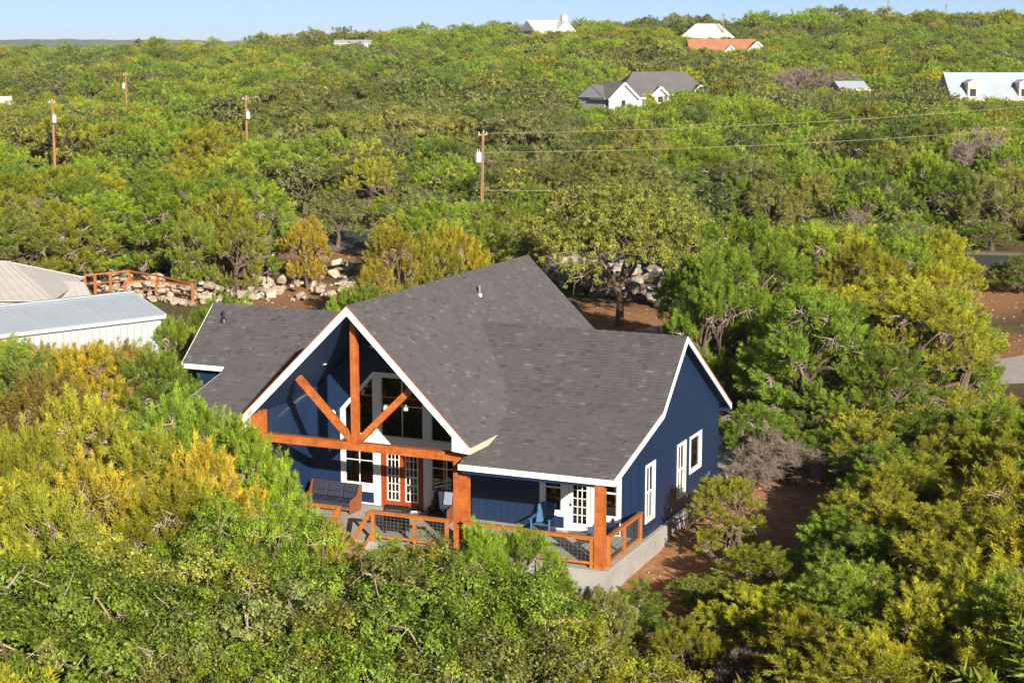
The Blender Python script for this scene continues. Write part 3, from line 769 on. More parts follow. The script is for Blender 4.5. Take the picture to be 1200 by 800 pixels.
for k in range(3):
    x = -WS + .01 + k * .68
    MB().box(x, x + .66, -.44, .26, .26, .44).build('seat_cushion', M['navy'], so, smooth=False, bevel=.045)
    bc = MB().prism([(x, .24, .44), (x + .66, .24, .44), (x + .66, .40, .99), (x, .40, .99)], (0, .13, -.03)).build('back_cushion', M['navy'], so, bevel=.05)
    MB().tube([(x + .08, .29, .71), (x + .2, .285, .675), (x + .33, .28, .665), (x + .46, .285, .675), (x + .58, .29, .71)], .012, 5).build('seam', M['black'], bc)
ch = thing('armchair', (2.05, 3.35, 0), R(6), 'navy recliner armchair with a pale cushion beside the thick middle post', 'armchair')
for s in (-1, 1): MB().prism([(s * .38, -.40, 0), (s * .38, .42, 0), (s * .38, .52, 1.0), (s * .38, .38, 1.02), (s * .38, .2, .62), (s * .38, -.38, .58)], (s * .05, 0, 0)).build('side_panel', M['brown_wood'], ch, bevel=.008)
MB().box(-.36, .36, -.4, .3, .24, .42).build('seat_cushion', M['navy'], ch, bevel=.04)
MB().prism([(-.36, .25, .42), (.36, .25, .42), (.36, .44, 1.14), (-.36, .44, 1.14)], (0, .14, -.03)).build('back_cushion', M['navy'], ch, bevel=.05)
MB().prism([(.02, .16, .62), (.36, .16, .62), (.36, .36, 1.12), (.02, .36, 1.12)], (0, .06, 0)).build('throw_cushion', M['light_fabric'], ch, bevel=.025)
MB().box(-.36, .36, -.36, .36, .12, .24).build('base_frame', M['brown_wood'], ch)

def adirondack(root, m, swivel=False):
    zb = .12 if swivel else 0
    for k in range(5):
        x = -.27 + k * .135; top = (1.0, 1.06, 1.09, 1.06, 1.0)[k] - (.03 if swivel else 0)
        MB().prism([(x - .062, .20, .34 + zb * .5), (x + .062, .20, .34 + zb * .5), (x + .062, .50, top), (x - .062, .50, top)], (0, .025, .005)).build('back_slat', m, root, bevel=.006)
    for k in range(5):
        y = -.36 + k * .125; MB().box(-.31, .31, y, y + .115, .40 - k * .018 + zb * .3, .425 - k * .018 + zb * .3).build('seat_slat', m, root)
    for s in (-1, 1):
        MB().box(min(s * .30, s * .44), max(s * .30, s * .44), -.42, .36, .60 + zb * .3, .625 + zb * .3).build('armrest', m, root, bevel=.008)
        if not swivel:
            MB().box(min(s * .32, s * .37), max(s * .32, s * .37), -.40, -.32, 0, .60).build('leg', m, root)
            MB().prism([(s * .34, -.36, .30), (s * .34, -.36, .40), (s * .34, .52, .10), (s * .34, .52, 0), (s * .34, .42, 0)], (s * .03, 0, 0)).build('leg', m, root)
        else:
            MB().box(min(s * .32, s * .37), max(s * .32, s * .37), -.38, .30, .36, .64).build('side_frame', m, root)
    MB().prism([(-.3, .33, .72), (.3, .33, .72), (.3, .345, .78), (-.3, .345, .78)], (0, .02, 0)).build('back_brace', m, root)
    if swivel:
        MB().lathe([(.34, 0), (.34, .03), (.30, .05)], (0, 0, 0), 24).build('swivel_base', M['black'], root)
        MB().lathe([(.07, .05), (.06, .40)], (0, 0, 0), 10).build('pedestal', M['black'], root)
ad = thing('adirondack_chair', (6.18, 3.45, 0), R(6), 'light teal blue adirondack chair against the blue siding by the porch window', 'chair')
adirondack(ad, M['adir_blue'])
sw = thing('adirondack_chair', (8.75, 2.55, 0), R(-58), 'dark blue swivel adirondack chair behind the corner porch post', 'chair')
adirondack(sw, M['adir_navy'], True)
# grill behind the middle railing
gl = thing('grill', (1.22, 1.35, 0), R(4), 'black barrel grill behind the railing in front of the french doors', 'grill')
mbl = MB(); 
prof = [(math.cos(a), math.sin(a)) for a in np.linspace(0, math.pi, 9)]
MB().prism([(-.46, .24 * c_, .80 + .24 * s_) for c_, s_ in prof], (.92, 0, 0)).build('lid', M['black'], gl)
MB().prism([(-.46, .24 * c_, .79 - .22 * s_) for c_, s_ in prof], (.92, 0, 0)).build('firebox', M['black'], gl)
for sx in (-1, 1):
    for sy in (-1, 1): MB().beam((sx * .40, sy * .2, 0), (sx * .40, sy * .2, .70), .04, .04).build('leg', M['black'], gl)
MB().box(-.44, .44, -.22, .22, .16, .19).build('shelf', M['black'], gl)
MB().box(-.42, .42, -.19, .19, .19, .56).build('cabinet', M['black'], gl)
MB().box(.50, .86, -.22, .22, .80, .83).build('side_table', M['steel'], gl); MB().beam((.46, 0, .6), (.80, 0, .8), .03, .04).build('table_bracket', M['black'], gl)
MB().tube([(-.3, -.26, .92), (-.3, -.30, .92), (.3, -.30, .92), (.3, -.26, .92)], .014, 6).build('handle', M['steel'], gl)
tl = thing('tool_set', (1.22 + .68, 1.38, .832), 0, 'small pale grilling tools lying on the grill side table', 'grill tools')
MB().beam((-.1, -.12, .015), (.12, .1, .015), .03, .02).build('tongs', M['steel'], tl); MB().beam((-.12, .02, .02), (.05, .14, .02), .05, .03).build('brush', M['lampwhite'], tl)
# ceiling fan
fx, fy = -.45, 2.7; fz = zmain(fx) - .21
fn = thing('ceiling_fan', (fx, fy, fz), 0, 'dark ceiling fan under the blue porch peak behind the king post', 'ceiling fan')
MB().tube([(0, 0, -1.12), (0, 0, .03)], .018, 8).build('rod', M['black'], fn)
MB().lathe([(.05, -.08), (.11, -.04), (.11, .06), (.05, .1)], (0, 0, -1.15), 14).build('motor', M['black'], fn)
MB().lathe([(.02, -.08), (.08, -.05), (.09, 0)], (0, 0, -1.24), 12).build('lamp_shade', M['lampwhite'], fn)
for k in range(5):
    a = k * 2 * math.pi / 5 + .3; ca, sa = math.cos(a), math.sin(a)
    MB().prism([(.1 * ca - .04 * sa, .1 * sa + .04 * ca, -1.15), (.1 * ca + .04 * sa, .1 * sa - .04 * ca, -1.15), (.66 * ca + .07 * sa, .66 * sa - .07 * ca, -1.14), (.66 * ca - .07 * sa, .66 * sa + .07 * ca, -1.16)], (0, 0, .012)).build('blade', M['black'], fn)
# pendants seen through the gable glass
em = bpy.data.materials.new('pendant_glow'); em.use_nodes = True
em.node_tree.nodes['Principled BSDF'].inputs['Emission Color'].default_value = (1, .93, .8, 1); em.node_tree.nodes['Principled BSDF'].inputs['Emission Strength'].default_value = 1.6
em.node_tree.nodes['Principled BSDF'].inputs['Base Color'].default_value = (.9, .9, .88, 1)
pend = None
for x, y, z, lab in ((-1.75, 6.2, 3.55, 'white pendant lamp behind the left raked gable pane'), (-.95, 6.4, 3.55, 'white pendant lamp behind the tall middle gable window'), (1.20, 6.4, 3.45, 'white pendant lamp behind the right raked gable pane')):
    top = zmain(x) - .14
    o = thing('pendant_lamp', (x, y, z), 0, lab, 'lamp', 'pendant lamps inside the gable')
    MB().tube([(0, 0, .1), (0, 0, top - z)], .008, 5).build('cord', M['black'], o)
    MB().lathe([(.09, -.12), (.085, 0), (.02, .11)], (0, 0, 0), 12).build('lamp_shade', em, o)
sf = thing('armchair', (-1.75, 6.6, .004), R(200), 'pale armchair inside the house behind the lower left window', 'armchair')
MB().box(-.4, .4, -.4, .4, .12, .45).build('seat', M['int_fabric'], sf, bevel=.04); MB().box(-.4, .4, .28, .45, .45, 1.25).build('backrest', M['int_fabric'], sf, bevel=.04)
for sx in (-1, 1):
    MB().box(min(sx * .4, sx * .52), max(sx * .4, sx * .52), -.4, .45, .12, .65).build('armrest', M['int_fabric'], sf, bevel=.03)
    for sy in (-1, 1): MB().box(sx * .36 - .03, sx * .36 + .03, sy * .34 - .03, sy * .34 + .03, 0, .12).build('leg', M['int_wood'], sf)
# ------------------------------------------------------------------ rocks, fence, neighbours, poles
def rock_mesh(seed, flat=.75):
    r_ = np.random.default_rng(seed); bm = bmesh.new()
    for _ in range(17):
        v = r_.normal(size=3); v /= np.linalg.norm(v); v = np.sign(v) * np.abs(v) ** .8
        v *= r_.uniform(.72, 1.0); bm.verts.new((v[0] * .5, v[1] * .5 * r_.uniform(.9, 1.1), v[2] * .5 * flat))
    res = bmesh.ops.convex_hull(bm, input=bm.verts[:])
    for g in list(res['geom_interior']) + list(res['geom_unused']):
        if isinstance(g, bmesh.types.BMVert) and g.is_valid: bm.verts.remove(g)
    me = bpy.data.meshes.new('rock'); bm.to_mesh(me); bm.free(); me.materials.append(M['rock'])
    a = me.attributes.new('tone', 'FLOAT', 'FACE'); t = r_.uniform(.8, 1.25); a.data.foreach_set('value', [t * r_.uniform(.93, 1.07) for _ in me.polygons]); return me
ROCKS = [rock_mesh(k, .6 + .04 * (k % 8)) for k in range(14)]
ROCKS_PALE = []
for q in ROCKS:
    q2 = q.copy(); q2.materials[0] = M['rock_pale']; ROCKS_PALE.append(q2)
def rock_pile(name, label, cat, pts, base, pale=False):
    root = empty(name, base, label=label, cat=cat)
    for (x, y, z, sz) in pts:
        o = link('boulder', random.choice(ROCKS_PALE if pale else ROCKS), root)
        o.location = (x - base[0], y - base[1], z - base[2]); o.rotation_euler = (random.uniform(-.3, .3), random.uniform(-.3, .3), random.uniform(0, 6.28))
        o.scale = (sz * random.uniform(.85, 1.25), sz * random.uniform(.8, 1.1), sz * random.uniform(.75, 1.05))
def band(p0, p1, width, n, s0, s1, stack=.5):
    p0 = np.array(p0, float); p1 = np.array(p1, float); t = (p1 - p0); nn = np.array([-t[1], t[0]]) / np.linalg.norm(t); out = []
    for _ in range(n):
        q = p0 + t * random.random() + nn * random.uniform(-.5, .5) * width; s = random.uniform(s0, s1) ** 1.0
        out.append((q[0], q[1], gz(*q) + s * .22 + (random.random() < stack) * s * random.uniform(.2, .7), s))
    return out
b0 = (-19.5, 70.5); b1 = (-7.5, 56.0)
rock_pile('boulder_wall', 'long bank of piled grey limestone boulders behind the house below the road', 'boulders', band((-20.5, 70), (-3, 58.5), 7.5, 230, .6, 1.7, .65), (-13, 64, gz(-13, 64)))
rock_pile('boulder_pile', 'small heap of limestone boulders by the rear corner of the house', 'boulders', band((6.6, 24.6), (10.2, 23.6), 3.4, 60, .4, 1.1, .6), (8.5, 24.5, gz(8.5, 24.5)))
rock_pile('boulder_pile', 'pale limestone rubble inside the rusty fence beside the metal shed', 'boulders', band((-47.5, 51.5), (-37, 47.6), 5.5, 170, .35, 1.0, .5), (-42, 50, gz(-42, 50)), True)
rock_pile('boulder_pile', 'scattered pale boulders among tree trunks beyond the left roof of the house', 'boulders', band((-38.5, 48), (-30, 57), 8, 80, .35, 1.2, .3) + band((-38, 68), (-29, 61), 7, 45, .5, 1.3, .3), (-34, 53, gz(-34, 53)), True)
rock_pile('boulder_pile', 'pale broken rocks at the edge of the driveway under dark junipers', 'boulders', band((10, 44.5), (14, 46.5), 2.2, 34, .5, 1.2, .5), (12, 45.5, gz(12, 45.5)))
rock_pile('boulder_row', 'low row of stones edging the red soil bed by the far driveway', 'boulders', band((15.5, 66), (22, 62.5), 1.4, 40, .4, .9, .3), (19, 64, gz(19, 64)))

def pipe_fence(pts, label):
    base = pts[0]; root = empty('pipe_fence', (base[0], base[1], gz(*base)), label=label, cat='fence')
    inv = Matrix.Translation((-base[0], -base[1], -gz(*base)))
    for i, (x, y) in enumerate(pts):
        z = gz(x, y); q = MB().box(x - .08, x + .08, y - .08, y + .08, z - .3, z + 1.35).build('post', M['rust'], root); q.matrix_parent_inverse = inv
        if i + 1 < len(pts):
            x2, y2 = pts[i + 1]; z2 = gz(x2, y2)
            for h, tk in ((1.40, .10), (.75, .05)):
                q = MB().beam((x, y, z + h), (x2, y2, z2 + h), tk + .04, tk).build('rail', M['rust'], root); q.matrix_parent_inverse = inv
FP_ = [on_ground(*p)[:2] for p in ((100, 345), (112, 344), (130, 342), (152, 340), (185, 346), (226, 356))]
pipe_fence([tuple(p) for p in FP_], 'rusty orange post and rail fence around the pale rubble behind the metal shed')
FP_ = [on_ground(*p)[:2] for p in ((147, 354), (184, 352), (225, 357))]
pipe_fence([tuple(p) for p in FP_][:-1] + [tuple(FP_[-1] + np.array([.5, -.6]))], 'nearer rusty rail fence between the metal shed and the rubble')

# ---- neighbour's long metal shed (ridge direction D, low side facing the photographer)
def roof_panels(root, a, b, c, d_, n, m, inv, rib=.035):
    """standing seam roof between ridge a-b and eave d_-c, n panels"""
    a, b, c, d_ = map(Vector, (a, b, c, d_)); nn = (b - a).cross(d_ - a).normalized()
    if nn.z < 0: nn = -nn
    for i in range(n):
        p = a.lerp(b, i / n); q = a.lerp(b, (i + 1) / n - .02 / n); r1 = d_.lerp(c, (i + 1) / n - .02 / n); r0 = d_.lerp(c, i / n)
        mb = MB(); mb.prism([p, q, r1, r0], -nn * .03)
        e = (q - p).normalized() * .05
        mb.prism([p + nn * .001, p + e + nn * .001, r0 + e + nn * .001, r0 + nn * .001], nn * rib)
        o = mb.build('roof_panel', m, root); o.matrix_parent_inverse = inv
D3 = Vector((.40, .9165, 0)); E3 = Vector((.9165, -.40, 0))
p_end = Vector((-25.81, 22.82, 4.62)); g0 = gz(-28, 15)
shed = empty('metal_shed', (-30, 12, g0), label='long white metal shed with blue grey standing seam roof left of the house', cat='shed')
inv = Matrix.Translation((30, -12, -g0))
Ls, Ws, drop = 27.0, 3.3, .85
ra, rb_ = p_end - D3 * Ls, p_end; ec = p_end + E3 * Ws + Vector((0, 0, -drop)); ed = ra + E3 * Ws + Vector((0, 0, -drop))
roof_panels(shed, ra, rb_, ec, ed, 54, M['galv'], inv)
def sp(mb, name, m): q = mb.build(name, m, shed); q.matrix_parent_inverse = inv; return q
mb = MB(); mb.beam(ra + Vector((0, 0, .03)), rb_ + Vector((0, 0, .03)), .3, .06); sp(mb, 'ridge_cap', M['galv'])
mb = MB(); mb.beam(ec + Vector((0, 0, -.12)), ed + Vector((0, 0, -.12)), .12, .18); sp(mb, 'eave_trim', M['metal_white'])
mb = MB(); mb.beam(rb_ + D3 * .03 + Vector((0, 0, -.06)), ec + D3 * .03 + Vector((0, 0, -.06)), .08, .18); sp(mb, 'verge_trim', M['metal_white'])
ws = ec - E3 * .2 - D3 * .15; we = ed - E3 * .2
n_ = 66; openings = range(26, 34)
for i in range(n_):
    if n_ - i in openings or i < 3: continue
    p = we.lerp(ws, i / n_); q = we.lerp(ws, (i + 1) / n_ - .0004); zt = p.z - .14
    mb = MB(); mb.prism([(p.x, p.y, g0 - .6), (q.x, q.y, g0 - .6), (q.x, q.y, zt), (p.x, p.y, zt)], -E3 * .05)
    e = (Vector((q.x - p.x, q.y - p.y, 0))).normalized() * .07
    mb.prism([(p.x, p.y, g0 - .6), (p.x + e.x, p.y + e.y, g0 - .6), (p.x + e.x, p.y + e.y, zt), (p.x, p.y, zt)], E3 * .022)
    sp(mb, 'wall_panel', M['metal_white'])
mb = MB(); q0 = ws - E3 * .1; q1 = rb_ - E3 * 2.6 - D3 * .15 + Vector((0, 0, -drop * .6)); mid = rb_ - D3 * .15 + Vector((0, 0, -.1))
mb.prism([(q0.x, q0.y, g0 - .6), (q0.x, q0.y, ec.z - .1), tuple(mid), tuple(q1), (q1.x, q1.y, g0 - .6)], -D3 * .08); sp(mb, 'end_wall', M['metal_white'])
roof_panels(shed, rb_, ra, ra - E3 * 2.8 + Vector((0, 0, -.7)), rb_ - E3 * 2.8 + Vector((0, 0, -.7)), 54, M['galv'], inv)
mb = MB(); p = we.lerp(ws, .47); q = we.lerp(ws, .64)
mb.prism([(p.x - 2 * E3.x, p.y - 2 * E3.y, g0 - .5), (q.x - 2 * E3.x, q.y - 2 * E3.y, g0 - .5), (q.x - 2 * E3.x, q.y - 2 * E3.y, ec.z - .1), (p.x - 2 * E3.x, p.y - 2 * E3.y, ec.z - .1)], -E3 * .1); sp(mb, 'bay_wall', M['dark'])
# ---- neighbour's house behind the shed: hipped main roof and a lower wing
nb = empty('neighbour_house', (-42, 32, gz(-42, 32)), label='neighbouring house with pale weathered metal roofs behind the long metal shed', cat='house')
inv2 = Matrix.Translation((42, -32, -gz(-42, 32)))
def Q(px, py, d): return Vector(at_depth(px, py, d))
def np_(mb, name, m): q = mb.build(name, m, nb); q.matrix_parent_inverse = inv2; return q
def flat_panels(root, inv, quad, n, m):
    a, b, c, d_ = quad; roof_panels(root, a, b, c, d_, n, m, inv, .03)
# wing: ridge to the right, hip end
wr0, wr1 = Q(46, 325.5, 109), Q(97, 321.5, 107); wr1.z = wr0.z
we0, we1 = Q(40, 357, 103.5), Q(112, 349, 103.5); we1.z = we0.z
flat_panels(nb, inv2, (wr0, wr1, we1, we0), 8, M['galv2'])
bk1 = wr1 + (wr1 - we1) * Vector((1, 1, 0)).to_3d() if False else Vector((wr1.x - (we1.x - wr1.x), wr1.y + (wr1.y - we1.y), we1.z)); bk0 = bk1 + (wr0 - wr1)
flat_panels(nb, inv2, (wr1, wr0, bk0, bk1), 8, M['galv2'])
hp = (we1 + bk1) / 2 + (wr1 - wr0).normalized() * .6
mb = MB(); mb.prism([tuple(we1), tuple(bk1), tuple(wr1)], (wr1 - wr0).normalized() * .12); np_(mb, 'gable_wall', M['stucco'])
mb = MB()
a_, b_2 = we0 + Vector((0, .3, -.1)), we1 + Vector((-.2, .3, -.1)); gg = gz(-38, 30) - .5
mb.prism([(a_.x, a_.y, gg), (b_2.x, b_2.y, gg), tuple(b_2), tuple(a_)], (0, .15, 0)); np_(mb, 'wall', M['stucco'])
mb = MB(); a_, b_2 = we1 + Vector((-.2, .3, -.1)), bk1 + Vector((-.2, -.3, -.1)); mb.prism([(a_.x, a_.y, gg), (b_2.x, b_2.y, gg), tuple(b_2), tuple(a_)], (-.15, 0, 0)); np_(mb, 'wall', M['stucco'])
# main: hip ridge going out of frame
mr0, mr1 = Q(-160, 262, 112), Q(10, 307, 108); mr0.z = mr1.z + 1.2
mr0 = Q(-150, 300, 112); mr0.z = mr1.z
me0, me1 = Q(-190, 372, 100), Q(62, 352, 101); me0.z = me1.z
flat_panels(nb, inv2, (mr0, mr1, me1, me0), 22, M['galv2'])
mk1 = Vector((mr1.x + (me1.x - mr1.x) * .9 - 4, mr1.y + (mr1.y - me1.y), me1.z)); mk0 = mk1 + (me0 - me1)
flat_panels(nb, inv2, (mr1, mr0, mk0, mk1), 22, M['galv2'])
mb = MB(); mb.prism([tuple(mr1), tuple(me1), tuple(mk1)], (0, 0, -.05)); np_(mb, 'hip_roof', M['galv2'])
mb = MB(); mb.beam(mr1 + Vector((0, 0, .03)), me1 + Vector((0, 0, .03)), .3, .05); mb.beam(mr0 + Vector((0, 0, .03)), mr1 + Vector((0, 0, .03)), .3, .05); np_(mb, 'ridge_cap', M['galv2'])
mb = MB(); a_, b_2 = me0 + Vector((.3, .3, -.1)), me1 + Vector((-.4, .3, -.1)); mb.prism([(a_.x, a_.y, gg), (b_2.x, b_2.y, gg), tuple(b_2), tuple(a_)], (0, .15, 0)); np_(mb, 'wall', M['stucco'])
mb = MB(); a_, b_2 = me1 + Vector((-.4, .3, -.1)), mk1 + Vector((-.2, -.3, -.1)); mb.prism([(a_.x, a_.y, gg), (b_2.x, b_2.y, gg), tuple(b_2), tuple(a_)], (-.15, 0, 0)); np_(mb, 'wall', M['stucco'])

# ---- small stones and litter on the bare ground
def scatter(name, areas, n, s0, s1, m, label):
    mb = MB()
    for _ in range(n):
        cx, cy, rx, ry = random.choice(areas); x = cx + random.uniform(-1, 1) * rx; y = cy + random.uniform(-1, 1) * ry
        if -8.4 < x < 10.05 and -.1 < y < 13.7: continue
        s = random.uniform(s0, s1) * random.choice((.6, .8, 1, 1, 1.5)); z = gz(x, y); a = random.uniform(0, 6.28); t = random.uniform(.7, 1.25)
        p = [(x + s * random.uniform(.7, 1.2) * math.cos(a + k * 1.257), y + s * random.uniform(.6, 1.1) * math.sin(a + k * 1.257), z - .02) for k in range(5)]
        q = [(x + .55 * (u - x) + random.uniform(-.1, .1) * s, y + .55 * (v - y), z + s * random.uniform(.4, .75)) for u, v, _z in p]
        mb.add(p + q, [(5, 6, 7, 8, 9)] + [(k, (k + 1) % 5, 5 + (k + 1) % 5, 5 + k) for k in range(5)], t)
    o = mb.build(name, m, None, 'stuff'); o['label'] = label
scatter('limestone_rubble', [(5, -2.2, 4.5, 1.8), (2, -1.8, 4, 1.4), (7, -2, 3, 1.6)], 1500, .05, .19, M['rock_pale'], 'pale limestone rubble on the ground below the porch')
scatter('pebbles', [(12, 6, 2.6, 9), (13, 14, 3, 6), (10, 20, 5, 6)], 900, .02, .07, M['rock'], 'small pebbles and clods on the red soil by the gable wall')
scatter('loose_stones', [(-13, 52, 12, 6), (-34, 52, 9, 7), (18, 58, 6, 10), (8, 72, 8, 10), (-41, 72, 9, 6)], 650, .04, .17, M['rock'], 'loose stones over the bare ground behind the house')
# ---- utility poles and lines
def upole(px, py, d, h, label, lean=0.0, trans=1, arm=1):
    P = at_depth(px, py, d); x, y = P[0], P[1]; z0 = gz(x, y) - .4; z1 = P[2]
    root = empty('utility_pole', (x, y, z0), label=label, cat='utility pole'); hh = z1 - z0
    o = MB().tube([(-lean * hh, 0, 0), (0, 0, hh)], [.19, .12], 10).build('pole', M['pole'], root)
    if arm:
        MB().beam((-.42, -.1, hh - .25), (.36, .1, hh - .2), .08, .08).build('crossarm', M['transformer'], root)
        for s in (-.38, .05, .33): MB().lathe([(.05, 0), (.07, .05), (.05, .1), (.07, .15), (.03, .22)], (s, 0, hh - .18 + (.14 if s == .05 else 0)), 8).build('insulator', M['transformer'], root)
    if trans:
        t = MB().lathe([(.25, 0), (.27, .05), (.27, .78), (.2, .9)], (-.34 if trans > 0 else .36, -.2, hh - 2.6), 14).build('transformer', M['transformer'], root)
        for k in range(2): MB().tube([(-.42 + .16 * k if trans > 0 else .28 + .16 * k, -.2, hh - 1.72), (-.42 + .16 * k if trans > 0 else .28 + .16 * k, -.2, hh - 1.45)], .035, 6).build('bushing', M['transformer'], t)
        MB().box(-.2, .22, -.14, -.02, hh - 2.35, hh - 2.2).build('bracket', M['steel'], root)
    MB().tube([(.02, -.14, hh * .1), (.02, -.13, hh * .92)], .03, 5).build('conduit', M['steel'], root)
    return Vector((x, y, z1))
PT = upole(566, 155, 150, 10, 'tall wooden utility pole with grey transformer standing beyond the house by the road', lean=.02)
upole(61, 118, 205, 10, 'wooden utility pole with pale transformer in the woods at far left', trans=-1)
upole(147, 86, 300, 10, 'smallest distant utility pole with transformer between the two left poles', trans=1)
upole(288, 114, 210, 10, 'wooden utility pole with white transformer rising above the woods left of the oak mound', trans=-1)
def cable(p0, p1, sag, label, r_=.014):
    p0 = Vector(p0); p1 = Vector(p1); pts = [p0.lerp(p1, t) - Vector((0, 0, 4 * sag * t * (1 - t))) for t in np.linspace(0, 1, 25)]
    tag(MB().tube(pts, r_, 5).build('power_line', M['cable']), label, 'power line', 'power lines over the woods')
e1 = Vector(at_depth(1440, 100, 165)); e2 = Vector(at_depth(1440, 127, 165))
cable(PT + Vector((.4, 0, -.1)), e1, .9, 'upper power line running right from the transformer pole', .021)
cable(PT + Vector((.1, 0, -1.75)), e2, .9, 'middle power line running right from the transformer pole', .021)
cable(PT + Vector((.1, 0, -5.0)), Vector(at_depth(1440, 196, 165)), .8, 'lowest power line low across the tree tops right of the pole', .03)
gw = at_depth(540, 232, 149.5)
cable(PT + Vector((-.1, 0, -3.0)), Vector((gw[0], gw[1], gz(gw[0], gw[1]))), .0, 'thin guy wire slanting down left of the transformer pole', .014)

# ---- distant houses
def far_house(name, px, py_ridge, d, wd, dp, wall_h, roof_h, rz, roofm, wallm, label, hip=0.0, chimney=None, gables=(), dormers=(), porch=False):
    P = at_depth(px, py_ridge, d); x, y = P[0], P[1]; zr = P[2]; z0 = gz(x, y)
    ze = zr - roof_h; zb = min(z0 - .5, ze - wall_h)
    root = empty(name, (x, y, zb), YAW + rz, label, 'house')
    hw, hd = wd / 2, dp / 2; wh = ze - zb
    MB().box(-hw + .4, hw - .4, -hd + .4, hd - .4, 0, wh).build('wall', wallm, root)
    rf = MB(); hx = hw - hip * hd
    V = [(-hw, -hd, wh), (hw, -hd, wh), (hw, hd, wh), (-hw, hd, wh), (-hx, 0, wh + roof_h), (hx, 0, wh + roof_h)]
    rf.add(V, [(0, 1, 5, 4), (2, 3, 4, 5), (1, 2, 5), (3, 0, 4), (3, 2, 1, 0)]); ro = rf.build('roof', roofm, root)
    if not hip:
        for s in (-1, 1): MB().prism([(s * (hw - .3), -hd + .5, wh), (s * (hw - .3), hd - .5, wh), (s * (hw - .3), 0, wh + roof_h - .25)], (s * .35, 0, 0)).build('gable_wall', wallm, root)
    MB().box(-hw, hw, -hd - .08, -hd, wh - .28, wh + .02).build('fascia', M['white'], root)
    k = max(2, int(wd / 4))
    for i in range(k):
        wx = -hw + wd * (i + .5) / k
        wn = MB().box(wx - .65, wx + .65, -hd + .34, -hd + .44, max(.4, wh - 2.4), wh - .7).build('window', M['white'], root)
        MB().box(wx - .5, wx + .5, -hd + .31, -hd + .36, max(.5, wh - 2.25), wh - .85).build('pane', M['dark'], wn)
    for (gx, gw_, gh, out) in gables:
        g = MB(); y0 = -hd - out; top = wh + gh
        g.prism([(gx - gw_ / 2, y0, 0), (gx + gw_ / 2, y0, 0), (gx + gw_ / 2, y0, wh), (gx, y0, top), (gx - gw_ / 2, y0, wh)], (0, .3, 0)); g.build('gable_wall', wallm, root)
        for s in (-1, 1):
            g = MB(); g.prism([(gx, y0 - .4, top + .12), (gx + s * (gw_ / 2 + .4), y0 - .4, wh - .2), (gx + s * (gw_ / 2 + .4), 0, wh - .2), (gx, 0, top + .12)], (0, 0, -.14)); g.build('roof', roofm, root)
            g = MB(); g.beam((gx, y0 - .45, top + .0), (gx + s * (gw_ / 2 + .4), y0 - .45, wh - .32), .08, .36); g.build('rake_board', M['white'], root)
        wn = MB().box(gx - .6, gx + .6, y0 - .06, y0, wh - 1.6, wh - .2).build('window', M['white'], root); MB().box(gx - .45, gx + .45, y0 - .1, y0 - .05, wh - 1.45, wh - .35).build('pane', M['dark'], wn)
    for dx in dormers:
        g = MB(); g.box(dx - .9, dx + .9, -hd + .5, -hd * .3, wh, wh + roof_h * .62); dm = g.build('dormer', M['stone'], root)
        MB().box(dx - .5, dx + .5, -hd + .42, -hd + .52, wh + .5, wh + 1.7).build('window', M['dark'], dm)
        MB().prism([(dx - 1.15, -hd + .25, wh + roof_h * .62), (dx + 1.15, -hd + .25, wh + roof_h * .62), (dx, -hd + .25, wh + roof_h * .62 + .55)], (0, hd * .7, 0)).build('dormer_roof', roofm, dm)
    if chimney is not None:
        MB().box(chimney - 1.1, chimney + 1.1, -hd * .3 - .6, -hd * .3 + .7, 0, wh + roof_h + 1.5).box(chimney - .8, chimney + .8, -hd * .3 - .4, -hd * .3 + .5, wh + roof_h + 1.5, wh + roof_h + 2.1).build('chimney', M['stone'], root)
    return root
HZ = []
def fh_(*a, **k): HZ.append((a[1], a[3], a[4] + a[5])); return far_house(*a, **k)
fh_('far_house', 640, 24, 600, 15, 11, 4.5, 3.6, .5, M['galv2'], M['metal_white'], 'white hilltop house with a tall pale stone chimney on the skyline', chimney=6.2, gables=((4.2, 6.5, 3.2, .6),))
fh_('far_house', 829, 28, 560, 17, 13, 3.5, 4.2, -.1, M['galv2'], M['stucco'], 'hilltop house with broad pale hipped roof behind a thin skyline pole', hip=.75)
fh_('far_house', 845, 46, 470, 18.5, 11, 3.2, 3.4, .05, M['tile_red'], M['stucco'], 'terracotta roofed house just below the pale hipped hilltop house', gables=((8.5, 6, 2.6, 1.5), (1.5, 3, 1.6, .6)))
fh_('far_house', 772, 84, 322, 17, 12, 3.2, 4.0, .12, M['greyroof'], M['metal_white'], 'grey shingled house with white gables amid the woods on the slope', hip=.6, gables=((-1.0, 2.6, 1.3, .6), (6.3, 3.2, 1.6, .8)))
fh_('far_house', 716, 99, 300, 9, 8, 3.2, 2.2, .6, M['greyroof'], M['metal_white'], 'white gabled garage wing beside the grey shingled house on the slope', gables=((-1.2, 6, 2.5, 1.0),))
fh_('far_house', 995, 95, 310, 5.6, 6, 3, 1.4, .2, M['galv'], M['metal_white'], 'small blue grey metal roof showing alone among the right hillside trees')
fh_('far_house', 1166, 85, 300, 18, 11, 4, 4.4, .04, M['galv'], M['stone'], 'large metal roofed house with two stone dormers at the right edge', dormers=(-5.2, 3.6))
fh_('far_house', 414, 47, 600, 13, 8, 4, 1.2, .05, M['metal_white'], M['metal_white'], 'low white building on the skyline left of the oak mound')
fh_('far_house', 106, 122, 305, 4.2, 5, 2.4, 1.2, .3, M['galv2'], M['stucco'], 'tiny pale cottage roof in the woods between the left utility poles')
fh_('far_house', -4, 113, 300, 5, 5, 2.4, 1.2, .3, M['galv2'], M['stucco'], 'pale roofed cottage cut by the left edge of the woods')
